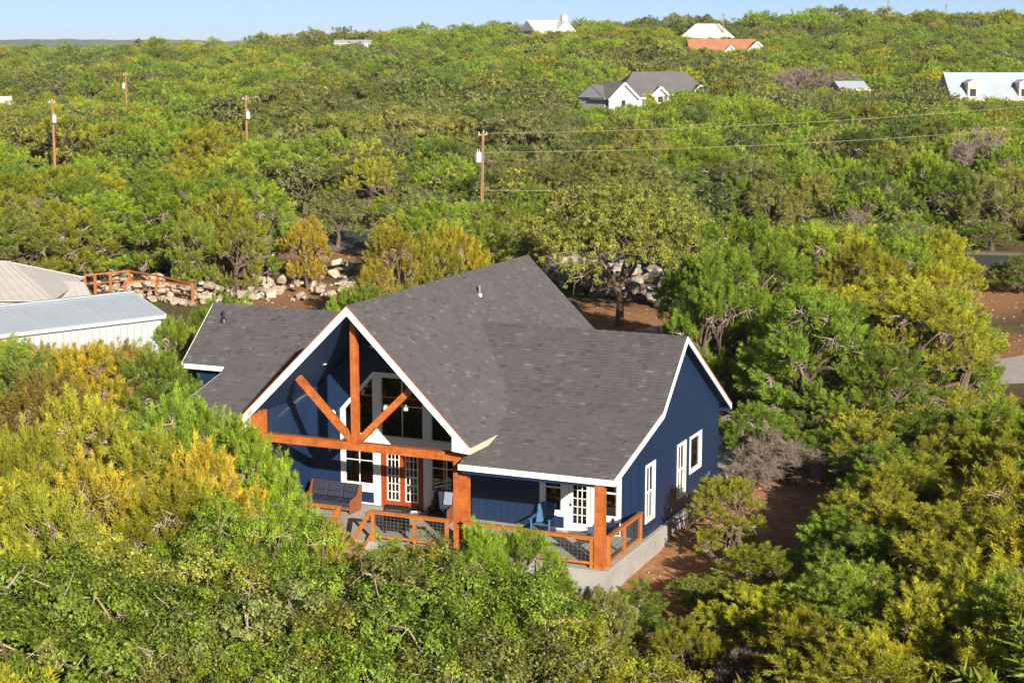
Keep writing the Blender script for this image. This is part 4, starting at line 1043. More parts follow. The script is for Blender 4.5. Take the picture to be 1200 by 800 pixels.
# thin masts on the skyline
for (px, y0, d, r_, lab) in ((928, 9, 700, .2, 'short thin mast on the skyline above the grey thicket'), (1041, -4, 720, .28, 'tallest lattice mast rising from the right skyline'), (1109, 4, 720, .22, 'thin mast on the skyline nearest the right edge'), (804, 16, 640, .2, 'faint thin mast on the skyline by the pale hipped house')):
    P = at_depth(px, y0, d); z0 = gz(P[0], P[1]); root = empty('radio_mast', (P[0], P[1], z0), label=lab, cat='mast')
    MB().tube([(0, 0, -.5), (0, 0, P[2] - z0)], [r_ * 1.4, r_ * .7], 5).build('mast', M['steel'], root)
    MB().beam((-.5, 0, P[2] - z0 - 1.2), (.5, 0, P[2] - z0 - 1.2), .2, .5).build('antenna', M['steel'], root)
P = at_depth(848, 15, 555); z0 = gz(P[0], P[1]); root = empty('utility_pole', (P[0], P[1], z0), label='bare wooden pole in front of the pale hipped hilltop house', cat='utility pole')
MB().tube([(0, 0, -.5), (0, 0, P[2] - z0)], [.22, .15], 6).build('pole', M['pole'], root); MB().beam((-.9, 0, P[2] - z0 - .8), (.9, 0, P[2] - z0 - .8), .15, .2).build('crossarm', M['pole'], root)
# ------------------------------------------------------------------ foliage
def leaf_mat(name, source):
    """source 'OBJECT': tint from the tree's own object colour; 'INSTANCER': from the woodland's per-tree attribute"""
    m = bpy.data.materials.new(name); m.use_nodes = True; t = m.node_tree; t.nodes.clear()
    out = t.nodes.new('ShaderNodeOutputMaterial')
    if source == 'OBJECT': oi = t.nodes.new('ShaderNodeObjectInfo'); col = oi.outputs['Color']
    else:
        a = t.nodes.new('ShaderNodeAttribute'); a.attribute_type = 'INSTANCER'; a.attribute_name = 'tint'; col = a.outputs['Color']
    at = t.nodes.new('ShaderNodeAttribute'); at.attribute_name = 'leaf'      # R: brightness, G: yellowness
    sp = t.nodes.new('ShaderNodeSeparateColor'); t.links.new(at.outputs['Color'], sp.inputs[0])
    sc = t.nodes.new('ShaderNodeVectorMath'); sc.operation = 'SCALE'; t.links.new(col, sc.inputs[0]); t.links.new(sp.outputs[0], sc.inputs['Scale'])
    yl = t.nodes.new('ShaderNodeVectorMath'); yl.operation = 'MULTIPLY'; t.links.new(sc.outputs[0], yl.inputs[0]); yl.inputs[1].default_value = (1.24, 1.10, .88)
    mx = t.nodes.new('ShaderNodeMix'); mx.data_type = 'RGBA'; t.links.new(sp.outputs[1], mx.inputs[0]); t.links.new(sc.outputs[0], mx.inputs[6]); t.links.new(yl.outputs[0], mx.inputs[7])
    pb = t.nodes.new('ShaderNodeBsdfPrincipled'); pb.inputs['Roughness'].default_value = .55; pb.inputs['Specular IOR Level'].default_value = .25
    tr = t.nodes.new('ShaderNodeBsdfTranslucent'); ms = t.nodes.new('ShaderNodeAddShader')
    t.links.new(mx.outputs[2], pb.inputs['Base Color']); tk = t.nodes.new('ShaderNodeVectorMath'); tk.operation = 'MULTIPLY'; tk.inputs[1].default_value = (.95, .85, .6); t.links.new(mx.outputs[2], tk.inputs[0]); t.links.new(tk.outputs[0], tr.inputs['Color'])
    t.links.new(pb.outputs[0], ms.inputs[0]); t.links.new(tr.outputs[0], ms.inputs[1]); t.links.new(ms.outputs[0], out.inputs[0])
    return m
M['leaf'] = leaf_mat('foliage', 'OBJECT'); M['leaf_far'] = leaf_mat('woodland_foliage', 'INSTANCER')
M['bark'] = mat('bark', (.115, .085, .066), .95, .1, .3, 3, .4, 14, (2, 2, .5))
M['twig'] = mat('weathered_twig', (.33, .26, .205), .9, .1, .25, 2.5)

def unit(v): return v / np.maximum(np.linalg.norm(v, axis=-1, keepdims=True), 1e-9)
def perp(a, g):
    b = unit(np.cross(a, g.normal(size=a.shape))); return b
def skeleton(g, H, Rr, kind, nl):
    """lobe centres with radii, spread through the crown"""
    L = []
    for i in range(nl):
        f = (i + .5) / nl
        if kind == 'juniper':
            r_ = Rr * math.sqrt(f) * g.uniform(.75, 1.0) * .82; a = i * 2.39996 + g.uniform(-.4, .4)
            top = H * (.93 - .42 * (r_ / Rr) ** 1.7)
            z = top * g.uniform(.84, 1.0); rad = g.uniform(.17, .25) * (H * .5 + Rr * .5) * .62
        elif kind == 'cone':
            z = H * (.22 + .72 * f); r_ = Rr * (1 - f) ** .8 * g.uniform(.4, .8); a = i * 2.39996 + g.uniform(-.4, .4); rad = g.uniform(.28, .38) * Rr * (1.15 - f * .5)
        else:
            r_ = Rr * math.sqrt(f) * g.uniform(.8, 1.0) * .84; a = i * 2.39996 + g.uniform(-.4, .4)
            top = H * (.96 - .30 * (r_ / Rr) ** 2); z = top * g.uniform(.72, 1.0); rad = g.uniform(.17, .30) * Rr
        L.append((r_ * math.cos(a), r_ * math.sin(a), z - rad * .55, rad))
    if kind != 'cone':                 # a lower skirt
        for lo, hi, ra, rb in ((.12, .32, .45, .78), (.36, .58, .68, .94)):
            m_ = nl // 2 + 1
            for i in range(m_):
                a = i * 2 * math.pi / m_ + g.uniform(-.35, .35); r_ = Rr * g.uniform(ra, rb)
                L.append((r_ * math.cos(a), r_ * math.sin(a), H * g.uniform(lo + (.1 if kind == 'oak' else 0), hi + (.06 if kind == 'oak' else 0)), (.22 if kind == 'juniper' else .27) * Rr * g.uniform(.8, 1.15)))
    return np.array(L)
def crown_juniper(g, L, plumes, blades, bl, bw, pl=.5):
    V = []; A = []
    area = L[:, 3] ** 2; cnt = np.maximum(3, (plumes * area / area.sum()).astype(int))
    for (x, y, z, r_), n in zip(L, cnt):
        c = np.array([x, y, z]); d = unit(g.normal(size=(n * 2, 3)) + np.array([0, 0, .35])); d = d[d[:, 2] > -.45][:n]; n2 = len(d)
        out = unit(np.stack([c[0] * np.ones(n2), c[1] * np.ones(n2), 0 * d[:, 0]], 1) + 1e-6)
        ax = unit(d * .75 + np.array([0, 0, .55]) + out * .3 + g.normal(size=d.shape) * .28)
        base = c + d * r_ * g.uniform(.55, 1.02, (n2, 1)) * np.array([1, 1, .85])
        ln = pl * g.uniform(.5, 1.45, n2); tone = g.uniform(.68, 1.28, n2); yel = np.clip(g.normal(.3, .3, n2), 0, 1)
        m_ = blades
        t = g.uniform(0, 1, (n2, m_)) ** .8; rad = unit(g.normal(size=(n2, m_, 3)))
        pos = base[:, None] + ax[:, None] * (ln[:, None] * t)[..., None] + rad * (.34 * ln[:, None] * (1.05 - t) ** .8 * g.uniform(.3, 1, (n2, m_)))[..., None]
        dr = unit(ax[:, None] * .85 + rad * .9 + np.array([0, 0, .15])); l_ = bl * g.uniform(.4, 1.5, (n2, m_)); w_ = bw * g.uniform(.7, 1.3, (n2, m_))
        sd = perp(dr, g) * w_[..., None] * .5
        tri = np.stack([pos - sd, pos + sd, pos + dr * l_[..., None]], 2)
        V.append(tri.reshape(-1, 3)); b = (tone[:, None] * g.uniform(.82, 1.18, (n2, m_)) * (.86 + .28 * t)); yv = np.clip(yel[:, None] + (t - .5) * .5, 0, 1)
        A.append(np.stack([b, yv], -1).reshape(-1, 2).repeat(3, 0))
    V = np.concatenate(V); A = np.concatenate(A); return V, A, 3
def crown_oak(g, L, clumps, leaves, ll, lw):
    V = []; A = []
    area = L[:, 3] ** 2; cnt = np.maximum(3, (clumps * area / area.sum()).astype(int))
    for (x, y, z, r_), n in zip(L, cnt):
        c = np.array([x, y, z]); d = unit(g.normal(size=(n * 2, 3)) + np.array([0, 0, .3])); d = d[d[:, 2] > -.5][:n]; n2 = len(d)
        cc = c + d * r_ * g.uniform(.5, 1.05, (n2, 1)) * np.array([1, 1, .8]); cr = g.uniform(.12, .30, n2); tone = g.uniform(.62, 1.3, n2); yel = np.clip(g.normal(.3, .28, n2), 0, 1)
        m_ = leaves
        off = g.normal(size=(n2, m_, 3)) * np.array([1, 1, .75]); off = unit(off) * (g.uniform(0, 1, (n2, m_)) ** .5)[..., None]
        pos = cc[:, None] + off * cr[:, None, None]
        nrm = unit(d[:, None] * .7 + off * .6 + np.array([0, 0, .5]) + g.normal(size=off.shape) * .55)
        a = perp(nrm, g); b = np.cross(nrm, a); l_ = (ll * g.uniform(.7, 1.3, (n2, m_)))[..., None]; w_ = (lw * g.uniform(.7, 1.3, (n2, m_)))[..., None]
        q = np.stack([pos - a * l_ * .5, pos + b * w_ * .5 - nrm * w_ * .12, pos + a * l_ * .5, pos - b * w_ * .5 - nrm * w_ * .12], 2)
        V.append(q.reshape(-1, 3)); br = tone[:, None] * g.uniform(.6, 1.45, (n2, m_)); yv = np.clip(yel[:, None] + g.normal(0, .22, (n2, m_)), 0, 1)
        A.append(np.stack([br, yv], -1).reshape(-1, 2).repeat(4, 0))
    return np.concatenate(V), np.concatenate(A), 4
def fast_mesh(name, V, A, k, m):
    n = len(V) // k; me = bpy.data.meshes.new(name); me.vertices.add(len(V)); me.vertices.foreach_set('co', V.astype(np.float32).ravel())
    me.loops.add(len(V)); me.loops.foreach_set('vertex_index', np.arange(len(V), dtype=np.int32)); me.polygons.add(n)
    me.polygons.foreach_set('loop_start', np.arange(0, len(V), k, dtype=np.int32)); me.polygons.foreach_set('loop_total', np.full(n, k, dtype=np.int32))
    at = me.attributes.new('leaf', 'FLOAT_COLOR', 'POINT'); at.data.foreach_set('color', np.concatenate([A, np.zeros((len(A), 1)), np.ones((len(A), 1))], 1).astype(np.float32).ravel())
    me.materials.append(m); me.update(calc_edges=True); return me
def trunk_mesh(g, L, H, kind, rt, twigs=9, n=6):
    mb = MB(); tw = MB(); top = H * (.30 if kind == 'oak' else .42)
    stems = 1 if kind != 'juniper' else g.integers(1, 4); roots = []
    for s in range(stems):
        a = g.uniform(0, 6.28); off = np.array([math.cos(a), math.sin(a), 0]) * (.22 * H * .1 * stems * s)
        mid = off * 1.8 + np.array([g.normal(0, .12), g.normal(0, .12), top * .55]); end = off * 2.6 + np.array([g.normal(0, .2), g.normal(0, .2), top])
        mb.tube([tuple(off + np.array([0, 0, -.5])), tuple(off + np.array([0, 0, .15])), tuple(mid), tuple(end)], [rt * 1.5, rt * 1.1, rt * .85, rt * .7], 8); roots.append(end)
    if kind == 'cone':
        mb.tube([(0, 0, top * .9), (0, 0, H * .9)], [rt * .7, rt * .15], 5)
    fork = []
    if kind == 'oak':                      # a few crooked main limbs that the lesser branches leave from
        for k in range(6):
            a = k * 2 * math.pi / 6 + g.uniform(-.4, .4); near = min(L, key=lambda q: abs(math.remainder(math.atan2(q[1], q[0]) - a, 2 * math.pi)) + .02 * abs(math.hypot(q[0], q[1]) - L[:, 0].max() * .5))
            f1 = roots[0] * .55 + np.array([near[0], near[1], near[2]]) * .45 + g.normal(0, .12, 3) * H / 6; f0 = roots[0] * .8 + f1 * .2 + g.normal(0, .1, 3); f0[2] = roots[0][2] * .9
            mb.tube([tuple(roots[0] - np.array([0, 0, .3])), tuple(f0), tuple((f0 + f1) / 2 + g.normal(0, .12, 3) * H / 6), tuple(f1)], [rt * .62, rt * .52, rt * .42, rt * .34], 6); fork.append(f1)
    for (x, y, z, r_) in L:
        c = np.array([x, y, z]); st = roots[int(g.integers(len(roots)))] * np.array([1, 1, g.uniform(.55, 1)])
        
        if fork: st = min(fork, key=lambda q: np.linalg.norm(q - c))
        m1 = st * .5 + c * .5 + g.normal(0, .14, 3) * (1 if kind != 'oak' else 1.8); m1[2] += .1
        mb.tube([tuple(st), tuple(m1), tuple(c)], [rt * .30, rt * .2, rt * .10] if fork else [rt * .36, rt * .24, rt * .12], n)
        for k in range(twigs if kind != 'oak' else (twigs + 1) // 2):
            d = unit(g.normal(size=3) + np.array([0, 0, -.1])); e = c + d * r_ * g.uniform(.7, 1.05 if kind == 'oak' else 1.1) * np.array([1, 1, .85]); mm = (c + e) / 2 + g.normal(0, .15, 3)
            tw.tube([tuple(c), tuple(mm), tuple(e)], [.022, .015, .006], 3, cap=False)
        out = unit(np.array([c[0], c[1], .01]))
        for k in range(twigs * 2 if kind != 'oak' else twigs // 2):          # fan of bare dead twigs under each lobe
            d = unit(out * g.uniform(-.1, 1.0) + g.normal(size=3) * .55 + np.array([0, 0, -.25])); s0 = c + g.normal(0, .3, 3) * r_ - np.array([0, 0, r_ * .2]); e = s0 + d * r_ * g.uniform(.3, .8)
            mm = (s0 + e) / 2 + g.normal(0, .05, 3); tw.tube([tuple(s0), tuple(mm), tuple(e)], [.014, .011, .004], 3, cap=False)
    return mb, tw
class Proto: pass
def make_proto(kind, seed, H, Rr, detail):
    g = np.random.default_rng(seed); p = Proto(); p.kind = kind; p.H = H; p.R = Rr
    nl = {'juniper': 13, 'cone': 14, 'oak': 18}[kind]
    L = skeleton(g, H, Rr, kind, nl)
    if kind == 'oak':
        V, A, k = crown_oak(g, L, *((820, 84, .080, .048) if detail else (380, 15, .22, .14)))
    else:
        big = Rr / 2.4
        V, A, k = crown_juniper(g, L, *((int(520 * big ** 1.5), 118, .125, .029) if detail else (240, 22, .25, .085)), pl=.50 if detail else .55)
    p.V, p.A, p.k = V, A, k
    p.H = float(np.quantile(V[:, 2], .998))
    p.mb, p.tw = trunk_mesh(g, L, H, kind, .10 + .02 * H, 7 if detail else 2)
    return p
NEAR = []
for i, (kind, H, Rr) in enumerate([('juniper', 5.6, 2.3), ('juniper', 6.2, 2.6), ('juniper', 5.0, 2.1), ('juniper', 6.6, 2.4), ('juniper', 5.4, 2.7), ('cone', 5.2, 1.5), ('cone', 4.6, 1.7), ('juniper', 4.4, 2.2), ('oak', 6.0, 3.2), ('oak', 6.6, 3.7), ('oak', 5.6, 2.9), ('oak', 7.2, 3.6)]):
    p = make_proto(kind, 100 + i, H, Rr, True)
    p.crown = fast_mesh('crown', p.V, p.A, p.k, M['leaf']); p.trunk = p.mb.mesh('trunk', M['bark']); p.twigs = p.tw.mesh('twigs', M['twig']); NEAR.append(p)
def bare_proto(seed, H, Rr):
    g = np.random.default_rng(seed); p = Proto(); p.kind = 'bare'; p.H = H; p.R = Rr; L = skeleton(g, H, Rr, 'oak', 11); p.mb, p.tw = trunk_mesh(g, L, H, 'juniper', .07, 5)
    for (x, y, z, r_) in L:
        c = np.array([x, y, z])
        for k in range(34):
            d = unit(g.normal(size=3) + np.array([0, 0, .35])); e = c + d * r_ * g.uniform(.7, 1.2); m1 = c + d * r_ * .45 + g.normal(0, .1, 3)
            p.tw.tube([tuple(c), tuple(m1), tuple(e)], [.016, .012, .004], 3, cap=False)
            for q in range(2):
                e2 = m1 + (unit(d + g.normal(size=3) * .7)) * r_ * g.uniform(.4, .8); p.tw.tube([tuple(m1), tuple(e2)], [.010, .004], 3, cap=False)
    p.trunk = p.mb.mesh('trunk', M['bark']); p.twigs = p.tw.mesh('twigs', M['bare']); return p
M['bare'] = mat('bare_brush', (.20, .16, .135), .9, .1, .25, 2.5)
NB = [bare_proto(900 + k, 3.2, 2.0) for k in range(3)]
g = np.random.default_rng(77); BIG = Proto(); BIG.kind = 'oak'; BIG.R = 6.0; L_ = skeleton(g, 9.6, 6.0, 'oak', 34); L_ = L_[L_[:, 2] > 4.6 - .25 * np.hypot(L_[:, 0], L_[:, 1])]
BIG.V, BIG.A, BIG.k = crown_oak(g, L_, 2300, 48, .11, .065); BIG.H = 9.6; BIG.mb, BIG.tw = trunk_mesh(g, L_, 9.6, 'oak', .26, 5)
BIG.crown = fast_mesh('crown', BIG.V, BIG.A, BIG.k, M['leaf']); BIG.trunk = BIG.mb.mesh('trunk', M['bark']); BIG.twigs = BIG.tw.mesh('twigs', M['twig'])
NJ = [p for p in NEAR if p.kind == 'juniper']; NC = [p for p in NEAR if p.kind == 'cone']; NO = [p for p in NEAR if p.kind == 'oak']

# tints: name -> foliage base colour
TINT = {'bright green': (.120, .178, .017), 'yellow green': (.172, .188, .016), 'golden': (.200, .174, .019), 'rust tinged': (.175, .138, .025), 'dark green': (.074, .110, .020), 'olive': (.142, .158, .033), 'grey green': (.116, .138, .042), 'grey': (.15, .12, .10)}
def jit(c): f = random.uniform(.70, 1.24); return (c[0] * f * random.uniform(.92, 1.08), c[1] * f, c[2] * f * random.uniform(.8, 1.3), 1)

# ---- where the trees stand.  entries: (x, y, height, species, tint)
LIM = [(-200, 395), (0, 395), (60, 400), (130, 398), (185, 408), (214, 440), (258, 478), (300, 502), (330, 540), (352, 580), (400, 612), (430, 628), (540, 640), (600, 650), (650, 690), (690, 708), (770, 700), (800, 640), (828, 565), (880, 535), (905, 505), (960, 474), (1040, 474), (1120, 466), (1300, 455)]
LX = [p[0] for p in LIM]; LY = [p[1] for p in LIM]
TREES = []                                # x, y, h, r, species, tint, size key
def in_house(x, y, m=1.2): return (-8.8 - m < x < 10.2 + m and -1.6 - m < y < 13.7 + m) or (-11 - m < x < -8 and 4.5 - m < y < 13.8 + m) or (-4.6 - m < x < 4.6 + m and 13 < y < 16.6 + m)
def near_path(x, y, Q, r_): return np.min((Q[:, 0] - x) ** 2 + (Q[:, 1] - y) ** 2) < r_ * r_
def seg_d(x, y, a, b):
    a = np.array(a); b = np.array(b); p = np.array([x, y]); t = np.clip(np.dot(p - a, b - a) / np.dot(b - a, b - a), 0, 1); return np.linalg.norm(p - a - t * (b - a))
def blocked(x, y, r_=1.5):
    if in_house(x, y): return True
    if near_path(x, y, ROADQ, 5.5 + r_ * .3) or near_path(x, y, DRIVEQ, 3.0 + r_ * .4): return True
    a = we; b = ws
    if seg_d(x, y, (we.x - 1.5, we.y + .8), (ws.x - 1.5, ws.y + .8)) < 4.2: return True
    if -60 < x < -34.5 and 24 < y < 44 and seg_d(x, y, (-55, 26), (-37, 33)) < 8.5: return True
    d, l = dl(x, y)
    for (hx, hd, hw) in HZ:
        P = at_depth(hx, 60, hd)
        if math.hypot(P[0] - x, P[1] - y) < hw * .36 + 1: return True
    return False
def hero(px, py, d, sp, tint, r_=None, proto=None):
    P = at_depth(px, py, d); x, y = P[0], P[1]; h = P[2] - gz(x, y)
    
    if px > 760 and -24 < y < 18 and 12 < x < 34 and sp != 'bare' and px != 852: h = min(h, 1.6 + .24 * (x - 12) / .68)
    TREES.append((x, y, h, r_, sp, tint, proto)); return x, y, h
# foreground live oaks
for a in ((262, 578, 46.5, 'oak', 'bright green', 2.6), (368, 622, 45, 'oak', 'bright green'), (470, 634, 44.5, 'oak', 'olive'), (150, 628, 43, 'oak', 'olive'), (60, 668, 40, 'oak', 'bright green'), (330, 672, 41, 'oak', 'olive'), (215, 690, 39.5, 'oak', 'bright green'), (455, 700, 40.5, 'oak', 'bright green'), (560, 668, 43.5, 'oak', 'bright green'), (120, 745, 37.5, 'oak', 'olive'), (560, 752, 39, 'oak', 'olive'), (660, 728, 41.5, 'oak', 'yellow green'), (395, 765, 38, 'oak', 'bright green'), (270, 775, 37, 'oak', 'bright green'), (20, 790, 36, 'juniper', 'yellow green'), (720, 775, 39, 'oak', 'yellow green')): hero(*a)
# junipers and bushes in front
for a in ((605, 615, 52.5, 'juniper', 'bright green', 1.75), (560, 612, 51, 'cone', 'bright green', 1.3), (452, 626, 50.5, 'cone', 'bright green', 1.1), (388, 612, 51, 'cone', 'yellow green', .9), (655, 668, 51.5, 'cone', 'bright green', 1.0), (748, 678, 52.5, 'cone', 'bright green', 1.5), (705, 688, 50.5, 'juniper', 'olive', 1.1), (805, 722, 49, 'juniper', 'yellow green', 1.3), (852, 556, 61, 'juniper', 'yellow green', 1.5), (885, 640, 56, 'juniper', 'yellow green', 1.6), (822, 672, 56, 'juniper', 'bright green', 1.0), (300, 510, 57.5, 'juniper', 'bright green', 1.4), (318, 552, 55, 'juniper', 'bright green', .9), (250, 470, 60, 'juniper', 'bright green', 2.2), (200, 455, 60, 'juniper', 'bright green', 2.0), (240, 520, 54, 'juniper', 'golden', 2.0), (160, 498, 55, 'juniper', 'yellow green', 2.1), (95, 455, 59, 'juniper', 'yellow green', 2.0), (40, 500, 54, 'juniper', 'yellow green', 2.1), (110, 530, 51, 'juniper', 'golden', 2.0), (200, 560, 50, 'juniper', 'yellow green', 2.0), (45, 570, 47, 'juniper', 'yellow green', 2.2), (130, 400, 70, 'juniper', 'rust tinged', 2.0), (90, 402, 68, 'juniper', 'golden', 2.0), (30, 408, 68, 'juniper', 'dark green', 2.3), (180, 412, 69, 'juniper', 'bright green', 2.2), (160, 402, 73, 'juniper', 'olive', 1.6), (60, 430, 64, 'juniper', 'rust tinged', 2.2)): hero(*a)
# behind the house
HERO_OAK = hero(728, 196, 110, 'oak', 'olive', 6.6, 'tall')
for a in ((868, 248, 92, 'juniper', 'bright green', 3.6), (820, 300, 95, 'juniper', 'bright green', 2.4), (850, 285, 86, 'juniper', 'bright green', 2.6), (962, 338, 80, 'juniper', 'bright green', 2.9), (925, 330, 88, 'juniper', 'bright green', 2.8), (1045, 322, 88, 'juniper', 'yellow green', 3.0), (1085, 345, 86, 'juniper', 'olive', 2.3), (1143, 364, 85, 'juniper', 'olive', 1.3), (1010, 280, 98, 'juniper', 'yellow green', 3.0), (950, 262, 105, 'juniper', 'bright green', 3.0), (1065, 262, 112, 'oak', 'grey green', 3.4), (1100, 275, 118, 'oak', 'grey green', 2.8),
          (890, 470, 74, 'juniper', 'bright green', 1.6), (970, 470, 72, 'juniper', 'bright green', 2.0), (1040, 478, 70, 'juniper', 'yellow green', 2.0), (1100, 478, 69, 'juniper', 'bright green', 2.1), (1165, 466, 67, 'juniper', 'bright green', 2.0), (930, 480, 77, 'juniper', 'dark green', 1.5), (1000, 452, 77, 'juniper', 'bright green', 1.8),
          (258, 345, 82, 'juniper', 'bright green', 1.3), (205, 372, 78, 'juniper', 'bright green', 1.2), (285, 350, 84, 'juniper', 'bright green', .9),
          (460, 264, 103, 'juniper', 'golden', 1.9), (440, 306, 97, 'juniper', 'golden', 1.6), (500, 268, 106, 'juniper', 'yellow green', 1.7), (535, 262, 108, 'juniper', 'golden', 2.2), (405, 335, 95, 'juniper', 'bright green', 1.2), (430, 330, 93, 'juniper', 'bright green', 1.0),
          (560, 236, 132, 'juniper', 'bright green', 3.0), (600, 230, 133, 'juniper', 'bright green', 3.0), (630, 262, 131, 'juniper', 'olive', 2.4), (565, 200, 161, 'juniper', 'dark green', 3.4),
          (205, 205, 131, 'juniper', 'bright green', 3.6), (255, 220, 128, 'juniper', 'yellow green', 3.2), (300, 212, 130, 'juniper', 'bright green', 3.2), (165, 215, 134, 'juniper', 'dark green', 3.6), (120, 225, 131, 'juniper', 'bright green', 3.6), (75, 235, 128, 'juniper', 'yellow green', 3.4), (25, 240, 127, 'juniper', 'olive', 3.6), (-15, 245, 126, 'juniper', 'bright green', 3.4), (225, 250, 124, 'juniper', 'bright green', 2.0), (283, 255, 122, 'juniper', 'yellow green', 1.7), (360, 252, 126, 'juniper', 'golden', 1.5), (140, 265, 134, 'juniper', 'olive', 2.4), (50, 275, 133, 'juniper', 'olive', 2.8), (-5, 280, 131, 'juniper', 'bright green', 2.8),
          (395, 222, 150, 'oak', 'grey green', 3.0), (1170, 305, 127, 'cone', 'dark green', 1.1), (1198, 298, 124, 'juniper', 'dark green', 2.0),
          (905, 498, 71, 'bare', 'grey', 1.5), (935, 520, 70, 'bare', 'grey', 1.5), (880, 530, 69, 'bare', 'grey', 1.0), (880, 748, 47, 'bare', 'grey', 1.3), (20, 224, 140, 'bare', 'grey', 3.0), (55, 232, 139, 'bare', 'grey', 2.4), (100, 212, 150, 'bare', 'grey', 2.4), (950, 72, 320, 'bare', 'grey', 6.5), (985, 78, 318, 'bare', 'grey', 4.5), (915, 82, 316, 'bare', 'grey', 4.5), (1150, 140, 175, 'bare', 'grey', 2.4), (1000, 240, 121, 'bare', 'grey', 1.8), (1060, 668, 52, 'bare', 'grey', 1.2), (832, 330, 98, 'juniper', 'bright green', 1.5)): hero(*a)
HEROES = len(TREES)
# ---- the rest of the wood, on a jittered grid
def fbm(x, y, s, ph):
    return math.sin(x * s + ph) * math.cos(y * s * 1.1 + ph * 1.7) + .6 * math.sin(x * s * 2.3 + y * s * 1.4 + ph * 3) + .4 * math.cos(x * s * 4.1 - y * s * 3.7 + ph)
def choose(x, y, d, px):
    o = fbm(x, y, .035, 2.0)
    oak = o + random.gauss(0, .45) > .8 or (335 < px < 640 and 195 < d < 290 and random.random() < .9) or (900 < px < 1120 and 225 < d < 330 and random.random() < .4)
    if d < 128 and px > 780: oak = d > 75 and random.random() < .03
    if d < 50 and px < 650: oak = random.random() < .8
    t = fbm(x, y, .022, 5.0) * .5 + random.gauss(0, .62)
    if px > 780 and d < 118: t = t * .8 + .42
    if oak: return 'oak', ('olive' if t > .5 else 'bright green' if t > -.1 and d < 60 else 'grey green' if t > -.6 else 'dark green')
    if d > 118: t = max(-1.2, min(1.0 if random.random() < .985 else 1.3, t * .6 - .05))
    if t > 1.05: tn = ('rust tinged' if random.random() < .35 and px < 420 else 'golden') if px < 780 else 'yellow green'
    elif t > .68: tn = 'golden' if random.random() < (.4 if d < 118 and px < 780 else .12 if d > 150 else 0) else 'yellow green'
    elif t > -.05: tn = 'yellow green' if random.random() < (.5 if d < 118 else .3) else 'bright green'
    elif t > (-.75 if d < 118 else -.42): tn = 'bright green'
    else: tn = 'dark green' if random.random() < .6 else 'olive'
    return 'juniper', tn
def sp_at(d): return 3.1 if d < 80 else 3.5 if d < 160 else 4.3 if d < 300 else 5.0 if d < 480 else 5.8
hx_ = np.array([(t[0], t[1], t[3] or 2.4) for t in TREES])
d = 31.0
while d < 760:
    s = sp_at(d); umax = .345 if d > 60 else .36
    l = -umax * d - 3
    while l < umax * d + 3:
        dd = d + random.uniform(-.45, .45) * s; ll = l + random.uniform(-.45, .45) * s; l += s
        x, y = xy(dd, ll); px = 600 + FPX * 1.0 * ll / dd
        if blocked(x, y): continue
        if np.min(np.hypot(hx_[:, 0] - x, hx_[:, 1] - y) - hx_[:, 2] * .55) < 0.6: continue
        sp, tn = choose(x, y, dd, px)
        h = random.uniform(4.3, 6.9) if sp == 'juniper' else random.uniform(4.8, 7.2)
        if 335 < px < 640 and 195 < dd < 290 and sp == 'oak': h = random.uniform(6.5, 8.6)
        if dd > 118: h *= random.choice((.72, .85, 1, 1.05, 1.2))
        if dd > 560: h *= random.choice((.9, 1, 1, 1.1, 1.35))
        r_ = h * random.uniform(.40, .54) if sp == 'juniper' else h * random.uniform(.52, .66)
        g0_ = gz(x, y)
        if dd < 50 and px < 780 and random.random() < .42: continue
        if px > 760 and -24 < y < 18 and 12 < x < 34: h = min(h, 1.5 + .22 * (x - 12) / .68); r_ = max(min(r_, h * .62), .7)
        front = dd < (80 if px < 215 else 60.5 if px < 830 else 77)
        if front:
            ok = True
            for f, q in ((0, 1.0), (-.75, .86), (.75, .86), (-1.1, .6), (1.1, .6)):
                qx, qy = px_of((x + RH[0] * r_ * f, y + RH[1] * r_ * f, g0_ + h * q)); lim = np.interp(qx, LX, LY)
                if qy < lim:
                    h2 = h
                    while h2 > 1.6 and px_of((x + RH[0] * r_ * f, y + RH[1] * r_ * f, g0_ + h2 * q))[1] < lim: h2 -= .15; 
                    r_ *= max(.55, h2 / h); h = h2
            if h < 1.9 or (5 < x < 15 and -3.5 < y < 17): continue
            if -8.5 < x < 10 and -3.4 < y: continue
        elif dd < 150:
            if px < 800 and not (430 < px < 600 and dd > 118) and not (px < 300 and dd > 130): continue
            if px > 1112 and dd < 146: continue
            if px >= 800:
                if dd < 84 and px < 900: continue
                if px < 850 and dd > 96 and dd < 125: continue
                qy = px_of((x, y, g0_ + h))[1]
                if qy < 262: h -= (262 - qy) * dd / FPX
                if h < 2.2: continue
            if 630 < px < 800: continue
            if px < 300 or 300 <= px < 470:
                if px > 325: continue
            if 9 < x < 24 and 40 < y < 60 and near_path(x, y, DRIVEQ, 5): continue
        else:
            # keep the sight lines that the photograph keeps
            if (1115 < px < 1185 and dd < 152): continue
            if 320 < px < 440 and dd < 166: continue
            for (hx0, hd, hh) in HZ:
                if dd < hd and abs(px - hx0) < 16 + 9 * FPX / hd and hd - dd < 75:
                    k = (hd - dd) / 75; h = min(h, (5.0 if hd != 300 else 4.4) + 2.4 * k); r_ = min(r_, 2.0 + k)
        for (pp, pd, pb) in ((563, 150, 234), (61, 205, 193), (288, 210, 160), (147, 300, 120)):
            if dd < pd and pd - dd < 70 and abs(px - pp) < r_ * FPX / dd + 3:
                while h > 1.5 and px_of((x, y, g0_ + h))[1] < pb: h -= .2; r_ *= .97
        if h < 1.6: continue
        TREES.append((x, y, h, r_, sp, tn, None))
    d += s * .93
